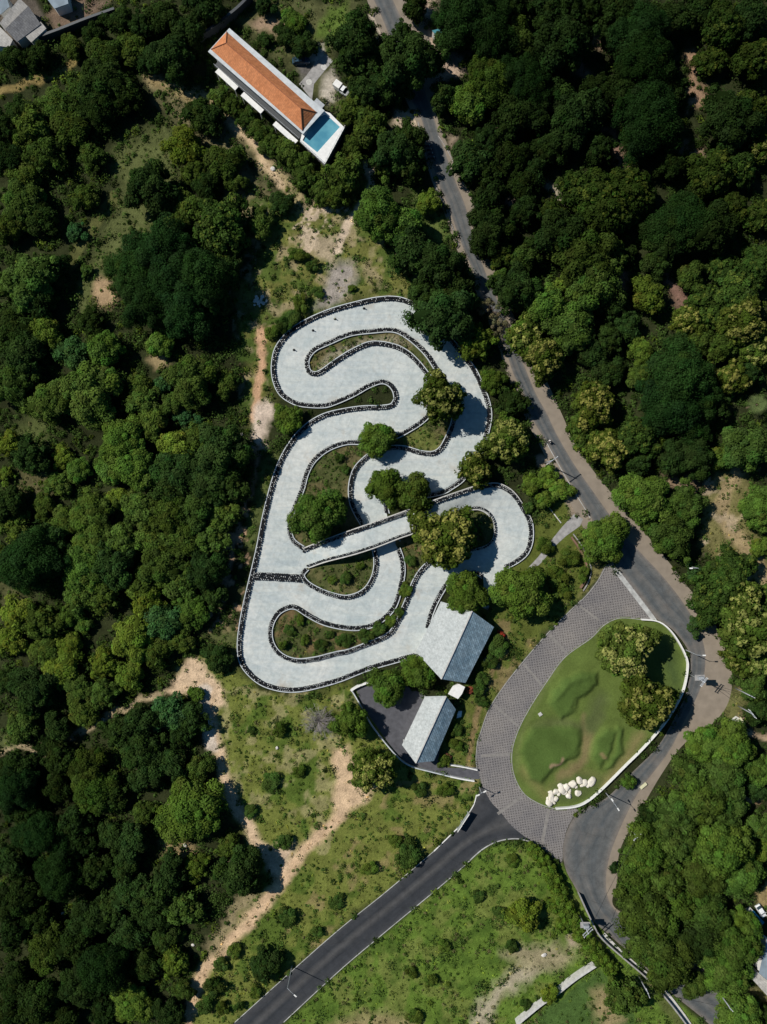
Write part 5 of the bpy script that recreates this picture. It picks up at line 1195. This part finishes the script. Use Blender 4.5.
# ------------------------------------------------------------------ the two shingled halls
def hall(name, label, EL, ER, R0_, R1_, he, hr, walls=True, lift=0):
    """EL, ER: eave ends (top, bottom) left and right; R0_, R1_ ridge ends, all in plan pixels"""
    c = P2(*R0_); root = empty(name, (*c, 0), label, 'building')
    def q(p, z): a = P2(*p, z); return Vector((a[0] - c[0], a[1] - c[1], z))
    l0, l1, r0, r1, m0, m1 = q(EL[0], he), q(EL[1], he), q(ER[0], he), q(ER[1], he), q(R0_, hr), q(R1_, hr)
    t = Vector((0, 0, .18))
    for nm, pts, mt in (('roof_slope', (l0, l1, m1, m0), 'slate_lit'), ('roof_slope', (m0, m1, r1, r0), 'slate_shade')):
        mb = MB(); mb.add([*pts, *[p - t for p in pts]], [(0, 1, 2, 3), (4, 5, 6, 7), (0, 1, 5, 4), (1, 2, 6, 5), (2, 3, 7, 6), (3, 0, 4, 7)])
        o = mb.build(nm, M[mt], root); o['label'] = 'roof slope coloured pale as sunlit' if mt == 'slate_lit' else 'shingled roof slope coloured blue-grey as shaded'
    mb = MB(); mb.bar(m0 + Vector((0, 0, .04)), m1 + Vector((0, 0, .04)), .35, .12); mb.build('ridge_cap', M['concrete'], root)
    cc = (l0 + l1 + r0 + r1) / 4; f = lambda p: tuple((cc + (p - cc) * .86).xy)
    if walls: MB().prism([f(l0), f(l1), f(r1), f(r0)], 0, he - .35).build('wall', M['wall'], root)
    for p in (l0, l1, r0, r1):
        s = cc + (p - cc) * .93; MB().box((s.x, s.y, he / 2 - .1), (.25, .25, he - .2)).build('post', M['white'], root)
    return root
hall('pit_building', 'larger hall with shingled slopes toned as sunlit and shaded beside the track', [(441,601.5),(416,652)], [(494,627),(465.5,683)], (472,611), (441,679), 3.4, 6.6)
hall('small_hall', 'smaller hall with shingled slopes toned as sunlit and shaded in the car park', [(425,696.5),(402,745)], [(456,709.5),(434,761)], (446,696), (415.5,763), 3.2, 5.6)
c = P2(457, 690); root = empty('lean_to', (*c, 0), 'small white curved lean-to roof between the two halls', 'building')
pts = [(P2(px, py, 2.8)[0] - c[0], P2(px, py, 2.8)[1] - c[1]) for px, py in ((448,694),(453,686),(459,684),(465,687),(462,694),(458,699))]
MB().prism(pts, 2.6, 2.75).build('roof', M['white'], root); ps2 = [(x * .75, y * .75) for x, y in pts]; MB().prism(ps2, 0, 2.6).build('wall', M['wall'], root)
for (px, py, lab) in ((485,661,'white tarpaulin bundle right of the larger hall'), (459,714,'white folded sheet right of the smaller hall')):
    mb = MB(); mb.add([(-.6, -1, .1), (.5, -.6, .35), (.7, .9, .5), (-.2, .8, .3), (-.5, .2, .7), (-.6, -1, 0), (.5, -.6, 0), (.7, .9, 0), (-.2, .8, 0)], [(0, 1, 4), (1, 2, 4), (2, 3, 4), (3, 0, 4), (0, 1, 6, 5), (1, 2, 7, 6), (2, 3, 8, 7), (3, 0, 5, 8)])
    o = mb.build('sheet', M['white']); o.location = (*P2(px, py), .2); tag(o, lab, 'sheet')

# ------------------------------------------------------------------ village houses at the corners
def simple_house(label, polys, c, h, mats):
    cw = P2(*c); root = empty('house', (*cw, 0), label, 'house')
    for i, (pts, z0, z1, mt) in enumerate(polys):
        w = [P2(px, py, (z0 + z1) / 2) for px, py in pts]; w = [(x - cw[0], y - cw[1]) for x, y in w]; n_ = len(w)
        zs = [z0 if k in (0, 1) else z1 for k in range(n_)]
        mb = MB(); mb.add([(*w[k], zs[k]) for k in range(n_)] + [(*w[k], zs[k] - .12) for k in range(n_)], [tuple(range(n_)), tuple(range(n_, 2 * n_))] + [(k, (k + 1) % n_, n_ + (k + 1) % n_, n_ + k) for k in range(n_)])
        mb.build('roof', M[mt], root)
        cx = sum(x for x, y in w) / n_; cy = sum(y for x, y in w) / n_
        ww = [(cx + (x - cx) * .93, cy + (y - cy) * .93) for x, y in w]; MB().prism(ww, 0, min(z0, z1) - .14).build('wall', M['wall'], root)
    return root
simple_house('large grey sheet-roofed house at the top left corner', [
    ([(5,30),(28,6),(20,-1),(0,24)], 3.3, 3.9, 'sheetl'), ([(16,41),(40,23),(29,7),(6,30)], 3.2, 4.0, 'sheetg'), ([(31,42),(46,28),(41,22),(25,36)], 2.8, 3.1, 'sheetl'), ([(-6,45),(9,47),(13,40),(0,27)], 2.9, 3.1, 'sheetl')], (18, 25), 3, None)
simple_house('small grey roof at the very top left edge', [([(0,14),(9,6),(6,-6),(-8,0)], 3, 3.4, 'sheetb')], (2, 5), 3, None)
simple_house('pale blue-grey roofed house cut by the top edge', [([(54,8),(68,3),(66,-12),(44,-5)], 3, 3.4, 'sheetb')], (58, 0), 3, None)
simple_house('house with grey sheet roof at the bottom right edge', [([(750,977),(758,973),(790,1000),(782,1012)], 3, 4, 'sheetl'), ([(758,972),(790,999),(800,960),(768,940)], 4, 3, 'sheetb')], (768, 980), 3, None)
simple_house('teal and grey shed by the road at the top', [([(432,30),(440,28),(448,38),(441,42)], 2.4, 2.7, 'teal')], (440, 35), 3, None)
o = simple_house('small blue tarpaulin-roofed shelter at the right edge', [([(749,914),(754,911),(764,922),(758,929)], 2.2, 2.6, 'bluecloth')], (756, 919), 2, None)

# ------------------------------------------------------------------ vehicles
def car(label, px, py, ang, paint, pickup=False, sc=1.0):
    root = empty('parked_car', (*P2(px, py, .7), .03), label, 'car', None, ang)
    L, Wd = 4.3 * sc, 1.75 * sc
    def loft(secs, name, mat, par):
        mb = MB(); n_ = len(secs)
        vs = []
        for x, w, z0, z1 in secs:
            vs += [(x, -w, z0), (x, -w * 1.0, z0 + (z1 - z0) * .6), (x, -w * .86, z1), (x, w * .86, z1), (x, w, z0 + (z1 - z0) * .6), (x, w, z0)]
        fs = [(i * 6 + k, i * 6 + (k + 1) % 6, (i + 1) * 6 + (k + 1) % 6, (i + 1) * 6 + k) for i in range(n_ - 1) for k in range(6)] + [tuple(range(5, -1, -1)), tuple((n_ - 1) * 6 + k for k in range(6))]
        mb.add(vs, fs); return mb.build(name, mat, par)
    b = loft([(-L / 2, Wd * .40, .35, .75), (-L * .46, Wd * .48, .25, .95), (-L * .2, Wd / 2, .22, 1.0), (L * .2, Wd / 2, .22, .97), (L * .42, Wd * .47, .25, .85), (L / 2, Wd * .38, .35, .65)], 'body', M[paint], root)
    if pickup:
        loft([(-.1, Wd * .46, .95, 1.0), (.05, Wd * .43, .96, 1.5), (1.0, Wd * .42, .95, 1.5), (1.5, Wd * .40, .9, .96)], 'windows', M['glass'], root)
        loft([(.1, Wd * .40, 1.5, 1.52), (.95, Wd * .40, 1.5, 1.55)], 'roof', M[paint], root)
        MB().box((-1.15, 0, 1.35), (1.9, Wd * .98, .9)).build('cargo_box', M['white'], root)
    else:
        loft([(-L * .44, Wd * .40, .92, .96), (-L * .32, Wd * .41, .95, 1.38), (L * .08, Wd * .41, .95, 1.40), (L * .24, Wd * .42, .93, .98)], 'windows', M['glass'], root)
        loft([(-L * .31, Wd * .38, 1.385, 1.40), (-L * .1, Wd * .39, 1.38, 1.46), (L * .07, Wd * .38, 1.385, 1.42)], 'roof', M[paint], root)
    for sx in (-1, 1):
        for sy in (-1, 1):
            w = bpy.data.objects.new('wheel', None); 
            mb = MB(); mb.tube([(sx * L * .31, sy * (Wd / 2 - .2), .32), (sx * L * .31, sy * (Wd / 2 + .01), .32)], .32, 14); wo = mb.build('wheel', M['rubber'], root)
            mb = MB(); mb.tube([(sx * L * .31, sy * (Wd / 2 + .012), .32), (sx * L * .31, sy * (Wd / 2 + .02), .32)], .18, 10); mb.build('rim', M['metal'], wo)
    for sy in (-1, 1):
        MB().box((L * .475, sy * Wd * .33, .68), (.14, .3, .14)).build('headlight', M['white'], root)
        MB().box((L * .2, sy * (Wd / 2 + .08), 1.0), (.15, .2, .12)).build('mirror', M[paint], root)
    return root
car('dark blue car parked in the shade beside the villa drive', 301, 60.5, 0.05, 'carblue')
car('white pickup with a box body parked under trees right of the drive', 341.5, 89, -.62, 'carwhite', True, .95)
o = car('white car partly hidden at the right edge above the blue shelter', 761, 911, -1.0, 'carwhite', False, .8)

def person(parent, loc, rz, shirt, seated=True):
    pass
def skinned(name, joints, edges, radii, mat, parent, sub=1):
    me = bpy.data.meshes.new(name); me.from_pydata(joints, edges, []); o = link(bpy.data.objects.new(name, me), parent)
    md = o.modifiers.new('skin', 'SKIN'); sv = me.skin_vertices[0].data
    for i, r in enumerate(radii): sv[i].radius = (r, r)
    sv[0].use_root = True; o.modifiers.new('sub', 'SUBSURF').levels = sub
    o.modifiers['sub'].render_levels = sub
    dg = bpy.context.evaluated_depsgraph_get(); m2 = bpy.data.meshes.new_from_object(o.evaluated_get(dg)); o.modifiers.clear(); o.data = m2
    m2.name = name; m2.materials.clear(); m2.materials.append(mat)
    return o
def motorcycle(label, px, py, ang, body='black', group=None, loc=None):
    root = empty('motorcycle', (*P2(px, py, .5), .03), label, 'motorcycle', group, ang)
    for nm, x in (('wheel', .62), ('wheel', -.6)):
        mb = MB(); ring = [(x + .27 * math.cos(t), 0, .3 + .27 * math.sin(t)) for t in np.linspace(0, 2 * PI, 15)]; mb.tube(ring, .055, 6); w = mb.build(nm, M['rubber'], root)
        mb = MB(); mb.tube([(x, -.05, .3), (x, .05, .3)], .12, 10); mb.build('rim', M['metal'], w)
    mb = MB(); mb.tube([(-.55, 0, .55), (-.2, 0, .62), (.15, 0, .6), (.35, 0, .75), (.45, 0, .95)], [.12, .17, .13, .12, .10], 8); mb.tube([(-.3, 0, .35), (.2, 0, .35)], [.14, .14], 8); mb.build('body', M[body], root, True)
    mb = MB(); mb.tube([(-.6, 0, .78), (-.3, 0, .8), (.1, 0, .76)], [.09, .14, .11], 8); mb.build('seat', M['black'], root)
    mb = MB(); mb.tube([(.62, 0, .3), (.5, 0, .7), (.42, 0, 1.0)], .04, 6); mb.build('fork', M['metal'], root)
    mb = MB(); mb.tube([(.3, -.34, 1.0), (.42, -.1, 1.03), (.42, .1, 1.03), (.3, .34, 1.0)], .02, 6); mb.build('handlebar', M['metal'], root)
    MB().box((.54, 0, .92), (.1, .16, .14)).build('headlight', M['white'], root)
    return root
ang = math.atan2(-(452 - 438), 6)
motorcycle('motorcycle with a rider going along the main road by the crossarm pole', 549, 441, -1.05)
c = P2(549, 441, .5); pr = empty('person', (c[0], c[1], .03), 'motorcycle rider in a pale shirt and white helmet on the main road', 'person', None, -1.05)
J = [(-.15, 0, .92), (-.08, 0, 1.15), (0, 0, 1.38), (.04, 0, 1.50), (.06, 0, 1.60),
     (-.0, .19, 1.36), (.14, .26, 1.15), (.30, .32, 1.04), (0, -.19, 1.36), (.14, -.26, 1.15), (.30, -.32, 1.04),
     (-.1, .10, .90), (.25, .2, .82), (.12, .2, .45), (.24, .21, .36), (-.1, -.10, .90), (.25, -.2, .82), (.12, -.2, .45), (.24, -.21, .36)]
Ed = [(0, 1), (1, 2), (2, 3), (3, 4), (2, 5), (5, 6), (6, 7), (2, 8), (8, 9), (9, 10), (0, 11), (11, 12), (12, 13), (13, 14), (0, 15), (15, 16), (16, 17), (17, 18)]
skinned('body', J, Ed, [.15, .15, .16, .06, .09, .075, .05, .04, .075, .05, .04, .10, .085, .055, .045, .10, .085, .055, .045], M['skin'], pr)
J2 = [(-.15, 0, .90), (-.08, 0, 1.15), (0, 0, 1.38), (0, .19, 1.36), (.12, .25, 1.18), (0, -.19, 1.36), (.12, -.25, 1.18)]
skinned('shirt', J2, [(0, 1), (1, 2), (2, 3), (3, 4), (2, 5), (5, 6)], [.18, .18, .19, .10, .075, .10, .075], M['cloth'], pr)
skinned('trousers', [(-.15, 0, .92), (-.1, .10, .90), (.25, .2, .82), (.13, .2, .48), (-.1, -.10, .90), (.25, -.2, .82), (.13, -.2, .48)], [(0, 1), (1, 2), (2, 3), (0, 4), (4, 5), (5, 6)], [.165, .12, .10, .075, .12, .10, .075], M['black'], pr)
bm = bmesh.new(); bmesh.ops.create_uvsphere(bm, u_segments=14, v_segments=10, radius=.145); me = bpy.data.meshes.new('helmet'); bm.to_mesh(me); bm.free(); me.materials.append(M['white']); h = link(bpy.data.objects.new('helmet', me), pr); h.location = (.06, 0, 1.68)
for i, (px, py) in enumerate(((427.5,146),(429,150),(430.5,154),(432,158))):
    motorcycle(f'{("topmost","second","third","lowest")[i]} of four dark motorcycles parked in a row by the upper road', px, py, .15, 'black' if i % 2 else 'carblue', 'motorcycles parked by the upper road')
# short dark marker posts on the track
for i, (px, py, lab) in enumerate(((364,308.5,'nearest the top barrier'),(335,319,'small pale one between its neighbours'),(313,330.5,'at the start of the left bend'),(294,350,'lowest one in the left bend'),(344,653,'on the bottom straight beside the long green'))):
    root = empty('marker_post', (*P2(px, py), .03), 'short marker post standing on the track, ' + lab, 'post', 'marker posts on the kart track')
    mb = MB(); mb.tube([(0, 0, 0), (0, 0, .08), (0, 0, .09)], [.32, .32, .1], 10); mb.build('foot', M['rubber'], root)
    mb = MB(); mb.tube([(0, 0, .08), (0, 0, .6 + .1 * (i != 1)), (0, 0, .85)], [.14, .12, .1], 8); mb.build('stake', M['black' if i != 1 else 'cream'], root)

# ------------------------------------------------------------------ poles, lamps, cables
def pole(label, bx, by, h, arm_ang, arms=(1,), arm_len=2.0, trafo=False, frame=None, mat='metal', cat='power pole', name='power_pole'):
    root = empty(name, (*P2(bx, by), 0), label, cat)
    mb = MB(); mb.tube([(0, 0, 0), (0, 0, h)], [.17, .11], 10); mb.build('pole', M[mat], root, True)
    ca, sa = math.cos(arm_ang), math.sin(arm_ang)
    for k in arms:
        z = h - .3 * k; arm = MB().bar((-ca * arm_len / 2, -sa * arm_len / 2, z), (ca * arm_len / 2, sa * arm_len / 2, z), .16, .14).build('crossarm', M['metal'], root)
        for t in (-.46, 0, .46):
            mb = MB(); mb.tube([(ca * arm_len * t, sa * arm_len * t, z + .07), (ca * arm_len * t, sa * arm_len * t, z + .22), (ca * arm_len * t, sa * arm_len * t, z + .35)], [.05, .09, .05], 8); mb.build('insulator', M['white'], arm)
    if trafo:
        mb = MB(); mb.box((.0, .55, h - 2.2), (1.3, .8, 1.1)); mb.box((0, .55, h - 1.55), (1.0, .5, .2))
        for dx in (-.35, 0, .35): mb.tube([(dx, .55, h - 1.5), (dx, .55, h - 1.1)], .07, 6)
        mb.build('transformer', M['metal'], root); MB().box((0, .5, h - 2.85), (2.4, 1.4, .12)).build('platform', M['greyc'], root)
    return root
pA = pole('tall pole with crossarm between track trees and main road', 544, 463, 9, .62, (1,), 3.4)
pB = pole('pole with transformer beside the white lawn wall', 689, 674, 9, .9, (1, 3), 2.6, True)
pC = pole('pole with crossarm and platform where the hedge meets the road', 579, 914, 8.5, .75, (1, 4), 3.0, True)
pD = pole('white pole with crossarms at the roadside left of the tree mass', 627, 824, 7.5, .75, (1,), 2.4)
pE = pole('leaning pale pole at the bottom right roadside', 714, 985, 9, -.8, (1,), 1.2)
pF = pole('pole with crossarm beside the roadside wall at the bottom', 638, 975, 7, -1.2, (1,), 2.4)
pG = pole('pale pole right of the junction above the cream hut', 735, 688, 8.5, -.45, (1,), 1.5)
pH = pole('pole with white crossarm by the cream hut', 738, 706, 7.5, -.9, (1, 3), 2.6)
def lamp(label, bx, by, h, ang, n=1, L=2.0, cat='street lamp'):
    root = empty('street_lamp', (*P2(bx, by), 0), label, cat)
    mb = MB(); mb.tube([(0, 0, 0), (0, 0, h)], [.13, .08], 10); mb.build('pole', M['metal'], root)
    for k in range(n):
        a = ang + k * PI; ex, ey = math.cos(a) * L, math.sin(a) * L
        mb = MB(); mb.tube([(0, 0, h - .1), (ex * .5, ey * .5, h + .15), (ex, ey, h + .2)], [.06, .05, .04], 6); am_ = mb.build('arm', M['metal'], root)
        MB().box((ex * 1.12, ey * 1.12, h + .2), (.75, .3, .14), a).build('lamp_head', M['white'], am_)
lamp('tall street lamp leaning over the side road at the bottom', 292, 966, 8.5, -.7, 1, 2.2)
lamp('double-headed street lamp at the tip of the lawn beside the road', 606, 793, 7, -1.0, 2, 1.2)
lamp('street lamp at the edge of the wood right of the main road', 686, 566, 7, PI, 1, 1.6)
lamp('street lamp beside the white lawn wall at the road bend', 686, 650, 6.5, 0, 1, 1.4)
lamp('short lamp at the mouth of the side road', 479, 786, 4.5, .5, 2, .8)
# two small billboards on posts by the side road
for i, (px, py, w, lab) in enumerate(((464.5,815.5,3.2,'larger of two boards at the side road, nearer the junction'), (459,824,2.1,'smaller of two boards at the side road, farther from the junction'))):
    root = empty('billboard', (*P2(px, py), 0), lab, 'billboard', None, math.atan2(9, 6))
    MB().box((0, 0, 1.75), (w, .08, 1.5)).build('panel', M['metal'], root); MB().box((0, 0, 2.55), (w + .1, .14, .08)).build('cap', M['white'], root)
    for s_ in (-1, 1): MB().box((s_ * w * .4, 0, .45), (.14, .14, .9)).build('post', M['metal'], root)
# little guard hut beside the poles on the right
root = empty('hut', (*P2(734, 721), 0), 'small cream hut beside the poles right of the bend', 'hut', None, .6)
MB().box((0, 0, 1.1), (2.2, 1.6, 2.2)).build('wall', M['wall'], root); MB().box((0, 0, 2.3), (2.7, 2.0, .14)).build('roof', M['cream'], root); MB().box((0, -.82, 1.0), (.7, .06, 1.8)).build('door', M['brown'], root)
def top(p, h, dx=0): return Vector((p.location.x + dx, p.location.y, h))
def cable(a, b, sag, label):
    mb = MB(); pts = []
    for i in range(25):
        t = i / 24; q = a.lerp(b, t); q.z -= sag * 4 * t * (1 - t); pts.append(q)
    mb.tube(pts, .035, 4); o = mb.build('power_cable', M['cableblack']); tag(o, label, 'cable', 'cables between the power poles')
cable(top(pB, 8.9), top(pG, 8.3), .5, 'black cable crossing the road bend to the pale pole'); cable(top(pB, 8.2, .8), top(pH, 6.7), .6, 'lower black cable crossing the road bend to the hut pole')
cable(top(pC, 8.3), top(pD, 7.3), .7, 'black cable crossing the lower road junction'); cable(top(pC, 7.4, .7), top(pF, 6.8), .6, 'black cable along the roadside wall'); cable(top(pF, 6.8), top(pE, 8.8), .6, 'black cable above the bottom end of the road')
cable(top(pB, 8.9, -.6), top(pA, 8.8), 2.5, 'long black cable above the main road') if False else None

# ------------------------------------------------------------------ camera, sun, sky
cam = bpy.data.cameras.new('camera'); co = bpy.data.objects.new('camera', cam); COL.objects.link(co)
co.location = (0, 0, D); co.rotation_euler = (0, 0, 0); cam.sensor_fit = 'VERTICAL'; cam.sensor_height = 24
cam.lens = 24 / (2 * (512 * S) / D); cam.clip_end = 3000; cam.clip_start = 1
bpy.context.scene.camera = co
ELEV = math.radians(45); sh = Vector((.90, -.436)).normalized()     # shadows fall to the right and slightly down
sun_dir = Vector((-sh.x * math.cos(ELEV), -sh.y * math.cos(ELEV), math.sin(ELEV)))
sl = bpy.data.lights.new('sun', 'SUN'); sl.energy = 4.9; sl.angle = math.radians(.5); sl.color = (1, .955, .88)
so_ = bpy.data.objects.new('sun', sl); COL.objects.link(so_); so_.rotation_euler = sun_dir.to_track_quat('Z', 'Y').to_euler()
w = bpy.data.worlds.new('World'); bpy.context.scene.world = w; w.use_nodes = True
nt = w.node_tree; sky = nt.nodes.new('ShaderNodeTexSky'); sky.sky_type = 'NISHITA'; sky.sun_disc = False; sky.sun_elevation = ELEV
sky.sun_rotation = math.atan2(sun_dir.x, sun_dir.y); sky.ozone_density = 2.0
bg = nt.nodes['Background']; mx = nt.nodes.new('ShaderNodeMix'); mx.data_type = 'RGBA'; mx.blend_type = 'MULTIPLY'; mx.inputs[0].default_value = 1
mx.inputs[7].default_value = (.32, .66, .86, 1); nt.links.new(sky.outputs[0], mx.inputs[6]); nt.links.new(mx.outputs[2], bg.inputs[0]); bg.inputs[1].default_value = .058
sc = bpy.context.scene; sc.view_settings.view_transform = 'Standard'; sc.view_settings.look = 'None'; sc.view_settings.exposure = 0; sc.view_settings.gamma = 1
sc.render.resolution_x = 767; sc.render.resolution_y = 1024
print('trees', len(tree_list), 'objects', len(bpy.data.objects))
